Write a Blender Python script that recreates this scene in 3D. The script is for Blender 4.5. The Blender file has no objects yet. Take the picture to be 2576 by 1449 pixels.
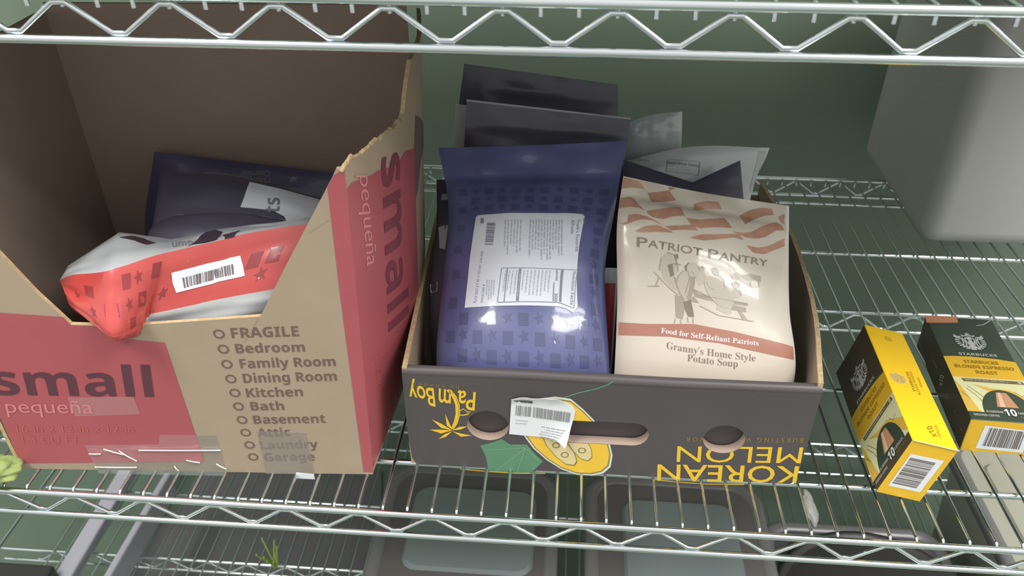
import bpy, bmesh, math, random
from mathutils import Vector, Matrix
from mathutils.geometry import tessellate_polygon

SC = bpy.context.scene
COL = SC.collection
rnd = random.Random(7)

# ------------------------------------------------------------------ camera
cam = bpy.data.cameras.new('camera')
cam.sensor_width = 36.0
cam.lens = 2033.0235 * 36.0 / 2576.0
cam.clip_start = 0.01
cam.dof.use_dof = True; cam.dof.focus_distance = 0.80; cam.dof.aperture_fstop = 9.0
camo = bpy.data.objects.new('camera', cam)
COL.objects.link(camo)
camo.matrix_world = Matrix(((0.99717405, -0.04195565, 0.06231884, 0.03559465), (0.07512439, 0.56229226, -0.82351912, -0.54086032), (-0.00049012, 0.82587356, 0.56385514, 0.65532072), (0.00000000, 0.00000000, 0.00000000, 1.00000000)))
SC.camera = camo

# ------------------------------------------------------------------ light
def lin(c):
    c = c / 255.0
    return c / 12.92 if c <= 0.04045 else ((c + 0.055) / 1.055) ** 2.4
def rgb(r, g, b): return (lin(r), lin(g), lin(b), 1.0)

W = bpy.data.worlds.new('store_ambience'); SC.world = W; W.use_nodes = True
W.node_tree.nodes['Background'].inputs[0].default_value = (1.0, 1.0, 0.98, 1)
_n = W.node_tree.nodes; _l = W.node_tree.links
_tc = _n.new('ShaderNodeTexCoord'); _sx = _n.new('ShaderNodeSeparateXYZ'); _mr = _n.new('ShaderNodeMapRange')
_mr.inputs['From Min'].default_value = -0.5; _mr.inputs['From Max'].default_value = 0.9
_mr.inputs['To Min'].default_value = 0.36; _mr.inputs['To Max'].default_value = 0.86
_l.new(_tc.outputs['Generated'], _sx.inputs[0]); _l.new(_sx.outputs['Z'], _mr.inputs['Value']); _l.new(_mr.outputs['Result'], _n['Background'].inputs[1])

def area(name, loc, sx, sy, power, col=(1, 0.99, 0.97)):
    l = bpy.data.lights.new(name, 'AREA'); l.shape = 'RECTANGLE'
    l.size = sx; l.size_y = sy; l.energy = power; l.color = col
    o = bpy.data.objects.new(name, l); COL.objects.link(o); o.location = loc
    return o
area('ceiling_light_west', (-1.28, -0.55, 2.25), 0.75, 1.3, 66)
area('ceiling_light_east', (1.55, -0.55, 2.25), 1.2, 1.3, 82)

VS = SC.view_settings
SC.display_settings.display_device = 'sRGB'
VS.view_transform = 'Standard'; VS.look = 'None'; VS.gamma = 1.0; VS.use_curve_mapping = False
VS.exposure = 0.3

# ------------------------------------------------------------------ materials
MATS = {}
def mat(key, col=None, rough=0.6, metal=0.0, coat=0.0, bump=0.0, bscale=60.0, var=0.0, vscale=8.0,
        alpha=1.0, trans=0.0, spec=0.5, stretch=None, detail=3.0, crough=0.08):
    if key in MATS: return MATS[key]
    m = bpy.data.materials.new(key); m.use_nodes = True
    nt = m.node_tree; p = nt.nodes['Principled BSDF']
    p.inputs['Base Color'].default_value = rgb(*col)
    p.inputs['Roughness'].default_value = rough
    p.inputs['Metallic'].default_value = metal
    p.inputs['Coat Weight'].default_value = coat
    p.inputs['Coat Roughness'].default_value = crough
    p.inputs['Alpha'].default_value = alpha
    p.inputs['Transmission Weight'].default_value = trans
    p.inputs['Specular IOR Level'].default_value = spec
    if bump or var:
        tc = nt.nodes.new('ShaderNodeTexCoord')
        src = tc.outputs['Object']
        if stretch:
            mp = nt.nodes.new('ShaderNodeMapping'); mp.inputs['Scale'].default_value = stretch
            nt.links.new(src, mp.inputs['Vector']); src = mp.outputs['Vector']
    if bump:
        n = nt.nodes.new('ShaderNodeTexNoise'); n.inputs['Scale'].default_value = bscale; n.inputs['Detail'].default_value = detail
        b = nt.nodes.new('ShaderNodeBump'); b.inputs['Strength'].default_value = min(1.0, bump * 100); b.inputs['Distance'].default_value = max(bump, 0.0001)
        nt.links.new(src, n.inputs['Vector']); nt.links.new(n.outputs['Fac'], b.inputs['Height'])
        nt.links.new(b.outputs['Normal'], p.inputs['Normal'])
        if coat: nt.links.new(b.outputs['Normal'], p.inputs['Coat Normal'])
    if var:
        n2 = nt.nodes.new('ShaderNodeTexNoise'); n2.inputs['Scale'].default_value = vscale; n2.inputs['Detail'].default_value = 4
        r = nt.nodes.new('ShaderNodeMapRange')
        r.inputs['From Min'].default_value = 0.3; r.inputs['From Max'].default_value = 0.7
        r.inputs['To Min'].default_value = 1 - var; r.inputs['To Max'].default_value = 1 + var
        hs = nt.nodes.new('ShaderNodeHueSaturation'); hs.inputs['Color'].default_value = rgb(*col)
        nt.links.new(src, n2.inputs['Vector']); nt.links.new(n2.outputs['Fac'], r.inputs['Value'])
        nt.links.new(r.outputs['Result'], hs.inputs['Value']); nt.links.new(hs.outputs['Color'], p.inputs['Base Color'])
    MATS[key] = m
    return m

mat('chrome', (222, 228, 230), 0.15, 1.0, bump=0.00005, bscale=150)
mat('kraft', (166, 147, 125), 0.75, var=0.05, vscale=14, bump=0.0002, bscale=120)
mat('kraft_dark', (164, 144, 130), 0.8, var=0.06, vscale=10)
mat('kraft_edge', (186, 160, 122), 0.9, var=0.18, vscale=220, bump=0.0006, bscale=400)
mat('box_red', (170, 84, 90), 0.5, var=0.04, vscale=10)
mat('box_ink', (92, 52, 62), 0.6)
mat('box_ink_side', (122, 56, 66), 0.6)
mat('list_ink', (112, 90, 82), 0.7)
mat('box_pale', (206, 130, 128), 0.6)
mat('box_faint', (190, 96, 94), 0.6)
mat('tray_black', (82, 76, 77), 0.42, var=0.05, vscale=9, bump=0.0001, bscale=40)
mat('tray_gold', (232, 190, 52), 0.45)
mat('tray_dull_gold', (150, 122, 58), 0.6)
mat('leaf_green', (92, 138, 106), 0.5)
mat('leaf_vein', (134, 170, 132), 0.5)
mat('melon_white', (214, 218, 210), 0.5)
mat('melon_yellow', (236, 192, 62), 0.45)
mat('melon_cream', (222, 202, 150), 0.5)
mat('melon_olive', (132, 120, 62), 0.5)
mat('paper_white', (226, 228, 230), 0.55)
mat('paper_text', (142, 140, 142), 0.6)
mat('paper_dark', (96, 94, 96), 0.6)
mat('label_white', (222, 226, 234), 0.42, coat=0.3)
mat('label_text', (132, 134, 146), 0.5)
mat('label_faint', (176, 180, 190), 0.5)
mat('pouch_blue', (93, 98, 143), 0.34, coat=0.7, bump=0.0007, bscale=26, detail=1.5)
mat('pouch_navy', (80, 77, 93), 0.40, coat=0.25, bump=0.00012, bscale=26, detail=1.5)
mat('pouch_indigo', (78, 74, 106), 0.40, coat=0.25, bump=0.00012, bscale=26, detail=1.5)
mat('pouch_blue_mark', (79, 84, 122), 0.3, coat=0.7)
mat('pouch_seal', (150, 152, 168), 0.35, coat=0.4)
mat('pouch_white', (206, 210, 212), 0.32, coat=0.6, bump=0.0006, bscale=18, detail=1.5)
mat('pouch_white_fold', (186, 190, 192), 0.35, coat=0.5)
mat('pouch_grey_text', (128, 130, 134), 0.5)
mat('pouch_red', (184, 68, 64), 0.3, coat=0.8, bump=0.0009, bscale=34, detail=2)
mat('pouch_red_mark', (140, 46, 48), 0.35, coat=0.6)
mat('pouch_black_print', (66, 54, 66), 0.35, coat=0.5)
mat('cream', (212, 201, 186), 0.32, coat=0.6, bump=0.0005, bscale=20, detail=1.5)
mat('cream_stripe', (184, 140, 118), 0.32, coat=0.6, var=0.12, vscale=90)
mat('cream_band', (172, 116, 98), 0.34, coat=0.5)
mat('cream_text', (140, 128, 112), 0.4, coat=0.3)
mat('sketch_light', (194, 183, 167), 0.36, coat=0.4)
mat('sketch_mid', (166, 154, 139), 0.36, coat=0.4)
mat('sketch_dark', (132, 120, 106), 0.36, coat=0.4)
mat('white_ink', (240, 236, 230), 0.4)
mat('pod_green', (58, 72, 56), 0.4, bump=0.00005, bscale=80)
mat('pod_brown', (80, 70, 54), 0.42)
mat('pod_yellow', (252, 204, 20), 0.42)
mat('pod_band', (232, 184, 46), 0.4)
mat('pod_gold', (226, 178, 56), 0.4)
mat('pod_cream', (222, 220, 170), 0.42)
mat('pod_swirl', (222, 182, 78), 0.42)
mat('pod_strip', (118, 104, 66), 0.42)
mat('pod_olive', (150, 120, 24), 0.5)
mat('pod_copper', (196, 146, 108), 0.35)
mat('pod_copper_light', (224, 188, 156), 0.35)
mat('pod_silver', (196, 198, 192), 0.35)
mat('pod_text', (188, 188, 176), 0.4)
mat('pod_barcode', (112, 100, 96), 0.5)
mat('orange_tab', (206, 140, 104), 0.5)
mat('foam_white', (178, 177, 173), 0.85, bump=0.0012, bscale=110, detail=4)
mat('painted_tape_glint', (236, 236, 234), 0.2, alpha=0.75, coat=0.5)
mat('lime', (130, 144, 84), 0.85, var=0.15, vscale=60, bump=0.002, bscale=90)
mat('tape_clear', (225, 225, 225), 0.12, alpha=0.13, coat=1.0, bump=0.003, bscale=34, detail=2)
mat('tape_scrap', (180, 180, 176), 0.3, alpha=0.32, bump=0.003, bscale=90)
mat('tub_clear', (124, 136, 138), 0.28, alpha=0.62, coat=0.3)
mat('tub_lid', (128, 138, 138), 0.5)
mat('tub_dark', (106, 101, 99), 0.45)
mat('dark_mat', (98, 96, 98), 0.7)
mat('tub_rim', (120, 118, 118), 0.35, coat=0.3)
mat('black_plastic', (52, 50, 50), 0.4)
mat('grey_plastic', (172, 170, 178), 0.45)
mat('dark_grey_plastic', (84, 84, 88), 0.5)
mat('tan_plastic', (176, 174, 158), 0.5)
mat('weed', (150, 172, 84), 0.7)
mat('shade_sheet', (96, 98, 96), 0.6)

# ------------------------------------------------------------------ object bookkeeping
def tag(o, label=None, cat=None, group=None, kind=None):
    if label: o['label'] = label
    if cat: o['category'] = cat
    if group: o['group'] = group
    if kind: o['kind'] = kind
    return o
def thing(name, loc, label, cat, group=None):
    o = bpy.data.objects.new(name, None); COL.objects.link(o)
    o.empty_display_size = 0.02; o.location = loc
    return tag(o, label, cat, group)

class MB:
    """collects faces in world metres, then links them as one mesh object"""
    def __init__(self): self.v = []; self.f = []; self.m = []; self.s = []
    def add(self, vs, fs, m, smooth=False):
        b = len(self.v); self.v += [tuple(p) for p in vs]
        for f in fs:
            self.f.append(tuple(i + b for i in f)); self.m.append(m); self.s.append(smooth)
    def build(self, name, parent=None, label=None):
        keys = []
        for k in self.m:
            if k not in keys: keys.append(k)
        me = bpy.data.meshes.new(name)
        loc = Vector((0, 0, 0))
        p = parent
        while p is not None: loc = loc + Vector(p.location); p = p.parent
        me.from_pydata([tuple(Vector(q) - loc) for q in self.v], [], self.f)
        for k in keys: me.materials.append(MATS[k])
        for i, pl in enumerate(me.polygons):
            pl.material_index = keys.index(self.m[i]); pl.use_smooth = self.s[i]
        me.validate(); me.update()
        o = bpy.data.objects.new(name, me); COL.objects.link(o)
        if parent is not None: o.parent = parent
        if label: o['label'] = label
        return o
def top_mesh(mb, name, loc, label, cat, group=None):
    """a one-mesh thing with its origin at loc"""
    t = bpy.data.objects.new('x', None); t.location = loc
    o = mb.build(name, t); o.parent = None; o.location = loc
    bpy.data.objects.remove(t)
    return tag(o, label, cat, group)

def tube(mb, pts, r, m, n=8, closed_caps=True):
    pts = [Vector(p) for p in pts]; rings = []; prev = None
    for i, p in enumerate(pts):
        if i == 0: d = pts[1] - p
        elif i == len(pts) - 1: d = p - pts[i - 1]
        else: d = (pts[i + 1] - p).normalized() + (p - pts[i - 1]).normalized()
        d.normalize()
        if prev is None:
            a = d.orthogonal().normalized()
        else:
            a = (prev - d * prev.dot(d)).normalized()
        prev = a; b = d.cross(a)
        rings.append([p + (a * math.cos(2 * math.pi * k / n) + b * math.sin(2 * math.pi * k / n)) * r for k in range(n)])
    vs = [q for ring in rings for q in ring]; fs = []
    for i in range(len(rings) - 1):
        for k in range(n):
            fs.append((i * n + k, i * n + (k + 1) % n, (i + 1) * n + (k + 1) % n, (i + 1) * n + k))
    mb.add(vs, fs, m, True)
    if closed_caps:
        mb.add(rings[0], [tuple(reversed(range(n)))], m); mb.add(rings[-1], [tuple(range(n))], m)

def rbox(mb, lo, hi, r, m, seg=3, xf=None, matf=None):
    """box with rounded edges; xf maps a local Vector to the world, matf picks a material from the face normal"""
    bm = bmesh.new(); bmesh.ops.create_cube(bm, size=1)
    lo = Vector(lo); hi = Vector(hi)
    for v in bm.verts:
        v.co = Vector(((lo[i] + hi[i]) / 2 + v.co[i] * (hi[i] - lo[i])) for i in range(3))
    if r: bmesh.ops.bevel(bm, geom=bm.edges[:], offset=r, segments=seg, profile=0.5, affect='EDGES')
    bm.verts.index_update(); bm.normal_update()
    vs = [xf(v.co) if xf else v.co.copy() for v in bm.verts]
    for f in bm.faces:
        mm = matf(f.normal) if matf else m
        b = len(mb.v)
        mb.add([vs[v.index] for v in f.verts], [tuple(range(len(f.verts)))], mm, False)
    bm.free()

#GEO-BEGIN  surfaces the printed panels and pouches are built on (plain Python)
def vadd(a, b): return (a[0] + b[0], a[1] + b[1], a[2] + b[2])
def vsub(a, b): return (a[0] - b[0], a[1] - b[1], a[2] - b[2])
def vmul(a, k): return (a[0] * k, a[1] * k, a[2] * k)
def vcross(a, b): return (a[1] * b[2] - a[2] * b[1], a[2] * b[0] - a[0] * b[2], a[0] * b[1] - a[1] * b[0])
def vlen(a): return math.sqrt(a[0] ** 2 + a[1] ** 2 + a[2] ** 2)
def vnorm(a):
    l = vlen(a) or 1.0
    return (a[0] / l, a[1] / l, a[2] / l)

class Flat:
    """f(u, v) = o + u*ex + v*ey; ex and ey carry the size"""
    curved = False
    def __init__(s, o, ex, ey):
        s.o, s.ex, s.ey = o, ex, ey; s.su, s.sv = vlen(ex), vlen(ey)
        s.n = vnorm(vcross(ex, ey))
    def f(s, u, v): return vadd(s.o, vadd(vmul(s.ex, u), vmul(s.ey, v)))
    def nrm(s, u, v): return s.n

class Curved:
    curved = True
    def nrm(s, u, v):
        e = 1e-3
        a = vsub(s.f(u + e, v), s.f(u - e, v)); b = vsub(s.f(u, v + e), s.f(u, v - e))
        return vnorm(vcross(a, b))

class SideWall(Curved):
    """bowed right wall of the moving carton: u = metres back from the front corner, v = metres up"""
    su = sv = 1.0
    def f(s, u, v):
        k = u / 0.303
        x = -0.159 + 0.036 * v * (1 - k) + (0.012 + 0.05 * max(0.0, v - 0.12)) * k
        w = math.sin(math.pi * max(0.0, min(1.0, k))) * 0.024 * min(1.0, max(0.0, v / 0.13)) ** 0.7
        return (x + w, 0.048 + 0.303 * k, v)

def cr(p0, p1, p2, p3, t):
    return tuple(0.5 * (2 * b + (c - a) * t + (2 * a - 5 * b + 4 * c - d) * t * t + (3 * b - a - 3 * c + d) * t ** 3)
                 for a, b, c, d in zip(p0, p1, p2, p3))
def spline(pts, t, sharp=False):
    n = len(pts) - 1
    t = t * n
    i = int(math.floor(t)); i = max(0, min(n - 1, i)); t -= i
    a, b = pts[i], pts[i + 1]
    if sharp or n == 1: return tuple(x + (y - x) * t for x, y in zip(a, b))
    p = pts[i - 1] if i > 0 else tuple(2 * x - y for x, y in zip(a, b))
    q = pts[i + 2] if i + 2 <= n else tuple(2 * y - x for x, y in zip(a, b))
    return cr(p, a, b, q, t)

def prof(t, e):
    t = max(0.0, min(1.0, t))
    return (4 * t * (1 - t)) ** e

class Pouch(Curved):
    """a filled bag: rows of 3-D control points from the bottom up, puffed out along its normal"""
    def __init__(s, rows, bulge=0.02, eu=0.7, ev=0.7, wr=0.0012, seed=0.0, sharp=False, back=None, vmid=None):
        s.rows, s.b, s.eu, s.ev, s.wr, s.seed, s.sharp = rows, bulge, eu, ev, wr, seed, sharp
        s.back = bulge if back is None else back
        s.vmid = vmid
        s.su = vlen(vsub(s.base(1, .5), s.base(0, .5))); s.sv = vlen(vsub(s.base(.5, 1), s.base(.5, 0)))
    def base(s, u, v):
        return spline([spline(r, u, s.sharp) for r in s.rows], v, s.sharp)
    def bn(s, u, v):
        e = 2e-3
        return vnorm(vcross(vsub(s.base(u + e, v), s.base(u - e, v)), vsub(s.base(u, v + e), s.base(u, v - e))))
    def h(s, u, v):
        w = v if s.vmid is None else max(0.0, min(1.0, v / s.vmid))
        k = prof(u, s.eu) * prof(w, s.ev)
        a = s.seed
        edge = prof(u, .5) * prof(v, .5)
        wr = s.wr * (math.sin(17 * u + 9 * v + a) + .7 * math.sin(-11 * u + 23 * v + 2 * a) + .5 * math.sin(37 * u - 5 * v + 3 * a)
                     + .4 * math.sin(9 * u + 47 * v + a)) * (1.15 - k) * min(1.0, 2 * edge)
        return k, wr
    def f(s, u, v):
        k, wr = s.h(u, v)
        return vadd(s.base(u, v), vmul(s.bn(u, v), s.b * k + wr))
    def fback(s, u, v):
        k, wr = s.h(u, v)
        return vadd(s.base(u, v), vmul(s.bn(u, v), -s.back * k + wr - 0.0008))

SURF = {}
# moving carton: front wall (metres along, metres up), bowed right wall
SURF['front'] = Flat((-0.537, 0.028, 0.0), (0.9986, 0.0529, 0.0), (0.034, 0.0, 1.0))
SURF['side'] = SideWall()
# black melon tray: front wall in metres
SURF['melon'] = Flat((-0.1205, 0.066, 0.0), (1.0, 0.004, 0.0), (0.0, 0.0, 1.0))
# coffee cartons
def axes(yaw, roll):
    c, s = math.cos(yaw), math.sin(yaw); cr_, sr = math.cos(roll), math.sin(roll)
    return ((c * cr_, s * cr_, -sr), (-s, c, 0.0), (c * sr, s * sr, cr_))
PT, PW, PL = 0.047, 0.078, 0.190
PA = axes(-0.0326, 0.2062); PAo = (0.368, 0.057, 0.0096)
PB = axes(-0.0821, -0.0445); PBo = (0.483, 0.134, 0.0002)
SURF['a_end'] = Flat(PAo, vmul(PA[0], PT), vmul(PA[2], PW))
SURF['a_top'] = Flat(vadd(PAo, vmul(PA[2], PW)), vmul(PA[0], PT), vmul(PA[1], PL))
SURF['a_logo'] = Flat(PAo, vmul(PA[2], PW), vmul(PA[1], PL))
SURF['b_end'] = Flat(PBo, vmul(PB[0], PW), vmul(PB[2], PT))
SURF['b_logo'] = Flat(vadd(PBo, vmul(PB[2], PT)), vmul(PB[0], PW), vmul(PB[1], PL))
SURF['b_side'] = Flat(vadd(PBo, vmul(PB[1], PL)), vmul(PB[1], -PL), vmul(PB[2], PT))
# pouches in the tray
SURF['blue'] = Pouch([[(-0.088, 0.104, 0.012), (0.0, 0.103, 0.012), (0.092, 0.104, 0.012)],
    [(-0.094864, 0.118, 0.10771), (-0.0025912, 0.112, 0.11291), (0.088331, 0.118, 0.10547)],
    [(-0.094021, 0.19, 0.17448), (-0.0077343, 0.185, 0.1768), (0.080524, 0.19, 0.17784)],
    [(-0.095603, 0.25, 0.22039), (-0.0056142, 0.25, 0.22403), (0.089808, 0.25, 0.22789)],
    [(-0.11188, 0.3, 0.26844), (-0.0090918, 0.3, 0.27481), (0.0992, 0.3, 0.28369)]], 0.03, .55, .6, .0011, 1.0, back=0.016, vmid=.86)
SURF['cream'] = Pouch([[(0.094, 0.098, 0.012), (0.18, 0.096, 0.012), (0.266, 0.098, 0.012)],
    [(0.093446, 0.115, 0.1083), (0.18304, 0.112, 0.10842), (0.27803, 0.115, 0.10923)],
    [(0.093066, 0.16, 0.17326), (0.1803, 0.157, 0.16979), (0.2719, 0.16, 0.16237)],
    [(0.090071, 0.205, 0.22862), (0.17661, 0.2, 0.22083), (0.2731, 0.205, 0.20011)],
    [(0.094869, 0.24, 0.27028), (0.17826, 0.236, 0.25624), (0.27276, 0.24, 0.24168)]], 0.017, .5, .55, .0009, 2.0, back=0.014, vmid=.9)
SURF['navy_tall'] = Pouch([[(-0.07, 0.215, 0.012), (0.105, 0.215, 0.012)],
    [(-0.091535, 0.325, 0.20159), (0.10146, 0.325, 0.2143)],
    [(-0.088343, 0.345, 0.25495), (0.10406, 0.345, 0.25122)],
    [(-0.08574, 0.36, 0.30364), (0.10699, 0.36, 0.28633)]], 0.012, .6, .6, .0005, 3.0, vmid=.8)
SURF['navy_back'] = Pouch([[(-0.085, 0.36, 0.012), (0.12, 0.36, 0.012)],
    [(-0.10722, 0.405, 0.19412), (0.099872, 0.405, 0.20154)],
    [(-0.10566, 0.42, 0.25885), (0.09738, 0.42, 0.24914)],
    [(-0.09732, 0.435, 0.32059), (0.093251, 0.435, 0.29881)]], 0.012, .6, .6, .0006, 4.0, vmid=.85)
SURF['edge_white'] = Pouch([[(-0.115, 0.30, 0.012), (0.06, 0.30, 0.012)],
    [(-0.10819, 0.385, 0.22996), (0.021055, 0.385, 0.23004)],
    [(-0.10512, 0.4, 0.2815), (0.019285, 0.4, 0.27337)]], 0.006, .6, .6, .0006, 5.0)
SURF['navy_left'] = Pouch([[(-0.108, 0.15, 0.012), (-0.02, 0.155, 0.012)],
    [(-0.11387, 0.2, 0.12388), (-0.042084, 0.2, 0.12767)],
    [(-0.11389, 0.27, 0.18782), (-0.04324, 0.27, 0.19081)],
    [(-0.11904, 0.315, 0.2205), (-0.046959, 0.315, 0.22423)]], 0.012, .5, .6, .001, 6.0, vmid=.9)
SURF['red_edge'] = Pouch([[(0.0, 0.165, 0.012), (0.093, 0.165, 0.012)],
    [(0.032186, 0.165, 0.079869), (0.094646, 0.165, 0.08082)],
    [(0.027995, 0.215, 0.16837), (0.09633, 0.215, 0.17061)]], 0.006, .4, .6, .0006, 7.0)
SURF['navy_fold'] = Pouch([[(0.105, 0.205, 0.012), (0.19, 0.203, 0.012), (0.28, 0.205, 0.012)],
    [(0.10075, 0.29, 0.2066), (0.18232, 0.285, 0.19969), (0.24332, 0.29, 0.19157)],
    [(0.10064, 0.325, 0.24927), (0.17982, 0.31, 0.23059), (0.23275, 0.325, 0.2534)]], 0.008, .6, .6, .0004, 8.0, sharp=True)
SURF['white_wide'] = Pouch([[(0.09, 0.29, 0.012), (0.2, 0.29, 0.012), (0.29, 0.29, 0.012)],
    [(0.093394, 0.36, 0.16828), (0.14204, 0.355, 0.17296), (0.1906, 0.355, 0.17492), (0.23548, 0.36, 0.17123), (0.26246, 0.36, 0.16953)][0:5:2],
    [(0.095662, 0.385, 0.21647), (0.18477, 0.38, 0.24368), (0.27882, 0.385, 0.24301)]], 0.010, .6, .6, .0009, 9.0)
SURF['white_short'] = Pouch([[(0.128, 0.39, 0.012), (0.16, 0.39, 0.012), (0.19, 0.375, 0.012)],
    [(0.10806, 0.425, 0.20349), (0.14366, 0.425, 0.20474), (0.17907, 0.415, 0.21068)],
    [(0.10506, 0.435, 0.24733), (0.13894, 0.435, 0.26066), (0.17461, 0.425, 0.26998)]], 0.010, .6, .6, .0009, 10.0)
# pouches in the moving carton
SURF['oat'] = Pouch([[(-0.46, 0.225, 0.012), (-0.205, 0.225, 0.012)],
    [(-0.47335, 0.27, 0.15037), (-0.24155, 0.27, 0.13832)],
    [(-0.45828, 0.315, 0.24531), (-0.22326, 0.315, 0.22293)]], 0.012, .6, .6, .0006, 11.0)
SURF['navy_label'] = Pouch([[(-0.42, 0.12, 0.012), (-0.32, 0.12, 0.012), (-0.21, 0.12, 0.012)],
    [(-0.40061, 0.15, 0.20556), (-0.3187, 0.145, 0.20271), (-0.24123, 0.15, 0.20809)],
    [(-0.40925, 0.19, 0.22081), (-0.32006, 0.185, 0.22743), (-0.23867, 0.19, 0.21826)],
    [(-0.41044, 0.235, 0.26042), (-0.31724, 0.23, 0.25813), (-0.22311, 0.235, 0.22937)]], 0.020, .6, .6, .0012, 12.0)
SURF['red'] = Pouch([[(-0.43097, 0.05, 0.21085), (-0.36728, 0.012, 0.1989), (-0.36257, 0.052, 0.17859), (-0.30847, 0.06, 0.18042), (-0.22591, 0.066, 0.19395)],
    [(-0.43007, 0.05, 0.22328), (-0.36772, 0.014, 0.2074), (-0.35402, 0.05, 0.20616), (-0.301, 0.06, 0.21433), (-0.216, 0.066, 0.23228)],
    [(-0.448, 0.072, 0.22254), (-0.37548, 0.046, 0.25003), (-0.33199, 0.066, 0.2575), (-0.27268, 0.088, 0.26494), (-0.20267, 0.102, 0.27832)],
    [(-0.45887, 0.105, 0.21771), (-0.42434, 0.15, 0.23159), (-0.36863, 0.148, 0.22712), (-0.29481, 0.148, 0.24352), (-0.21852, 0.15, 0.25803)]], 0.006, .5, .5, .0016, 13.0, back=0.02, sharp=True)
#GEO-END

# ------------------------------------------------------------------ printing on surfaces
def lift(S, q, eps):
    return vadd(S.f(q[0], q[1]), vmul(S.nrm(q[0], q[1]), eps))
def refine(bm, S, step):
    us = [v.co.x for v in bm.verts]; vs = [v.co.y for v in bm.verts]
    if not us: return
    for lo, hi, n, k in ((min(us), max(us), (1, 0, 0), S.su), (min(vs), max(vs), (0, 1, 0), S.sv)):
        d = step / k; t = math.ceil(lo / d) * d
        if t - lo < 1e-6: t += d
        while t < hi - 1e-6:
            bmesh.ops.bisect_plane(bm, geom=bm.verts[:] + bm.edges[:] + bm.faces[:], dist=1e-7,
                                   plane_co=(n[0] * t, n[1] * t, 0), plane_no=n)
            t += d
def commit(mb, bm, S, m, eps):
    bm.verts.index_update()
    vs = [lift(S, v.co, eps) for v in bm.verts]
    fs = []
    for f in bm.faces:
        idx = [v.index for v in f.verts]
        if f.normal.z < 0: idx.reverse()
        fs.append(tuple(idx))
    mb.add(vs, fs, m, S.curved)
def loops_bm(loops):
    bm = bmesh.new()
    for lp in loops:
        vs = [bm.verts.new((p[0], p[1], 0)) for p in lp]
        for i in range(len(vs)): bm.edges.new((vs[i], vs[(i + 1) % len(vs)]))
    if len(loops) == 1:
        tris = tessellate_polygon([[Vector((p[0], p[1], 0)) for p in loops[0]]])
        bm.verts.ensure_lookup_table()
        for t in tris:
            try: bm.faces.new([bm.verts[i] for i in t])
            except ValueError: pass
    else:
        bmesh.ops.triangle_fill(bm, edges=bm.edges[:], use_beauty=True)
    bm.normal_update()
    return bm
def poly(mb, S, loop, m, eps=0.0003, step=0.009):
    bm = loops_bm([loop])
    if S.curved: refine(bm, S, step)
    bm.normal_update()
    commit(mb, bm, S, m, eps); bm.free()
def stroke(mb, S, pts, w, m, eps=0.0003, taper=False):
    L = []; R = []
    for i, p in enumerate(pts):
        a = pts[max(0, i - 1)]; b = pts[min(len(pts) - 1, i + 1)]
        dx = (b[0] - a[0]) * S.su; dy = (b[1] - a[1]) * S.sv
        l = math.hypot(dx, dy) or 1
        k = w / 2 * (1 - 0.75 * i / (len(pts) - 1) if taper else 1)
        nx, ny = -dy / l * k / S.su, dx / l * k / S.sv
        L.append((p[0] + nx, p[1] + ny)); R.append((p[0] - nx, p[1] - ny))
    for i in range(len(pts) - 1):
        poly(mb, S, [L[i], R[i], R[i + 1], L[i + 1]], m, eps)
def ellipse(c, rx, ry, n=24, rot=0.0, a0=0.0, a1=2 * math.pi):
    full = abs(a1 - a0 - 2 * math.pi) < 1e-6
    out = []
    for k in range(n if full else n + 1):
        t = a0 + (a1 - a0) * k / n
        x, y = rx * math.cos(t), ry * math.sin(t)
        out.append((c[0] + x * math.cos(rot) - y * math.sin(rot), c[1] + x * math.sin(rot) + y * math.cos(rot)))
    return out
def disc(mb, S, c, r, m, eps=0.0003, n=20, aspect=1.0):
    poly(mb, S, ellipse(c, r / S.su, r * aspect / S.sv, n), m, eps)
def ring(mb, S, c, r0, r1, m, eps=0.0003, n=20, a0=0.0, a1=2 * math.pi):
    for k in range(n):
        t0 = a0 + (a1 - a0) * k / n; t1 = a0 + (a1 - a0) * (k + 1) / n
        q = [(c[0] + r * math.cos(t) / S.su, c[1] + r * math.sin(t) / S.sv) for r, t in ((r0, t0), (r1, t0), (r1, t1), (r0, t1))]
        poly(mb, S, q, m, eps)
def star(mb, S, c, r, m, eps=0.0003, rot=0.3):
    q = []
    for k in range(10):
        rr = r if k % 2 == 0 else r * 0.42
        t = rot + math.pi / 2 + k * math.pi / 5
        q.append((c[0] + rr * math.cos(t) / S.su, c[1] + rr * math.sin(t) / S.sv))
    poly(mb, S, q, m, eps)

def styled(s, style):
    if style is None: return s
    up, lo, dg = {'sans': (0x1D5D4, 0x1D5EE, 0x1D7EC), 'serif': (0x1D400, 0x1D41A, 0x1D7CE)}[style]
    out = ''
    for ch in s:
        if 'A' <= ch <= 'Z': out += chr(up + ord(ch) - 65)
        elif 'a' <= ch <= 'z': out += chr(lo + ord(ch) - 97)
        elif '0' <= ch <= '9': out += chr(dg + ord(ch) - 48)
        else: out += ch
    return out
def glyphs(s, style, off):
    c = bpy.data.curves.new('t', 'FONT'); c.body = styled(s, style); c.offset = off
    c.resolution_u = 3
    o = bpy.data.objects.new('t', c); COL.objects.link(o)
    dg = bpy.context.evaluated_depsgraph_get()
    me = bpy.data.meshes.new_from_object(o.evaluated_get(dg))
    bpy.data.objects.remove(o); bpy.data.curves.remove(c)
    return me
REF = {}
def refh(ch, style, off):
    k = (ch, style)
    if k not in REF:
        me = glyphs(ch, style, 0); REF[k] = max(v.co.y for v in me.vertices); bpy.data.meshes.remove(me)
    return REF[k]
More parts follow.
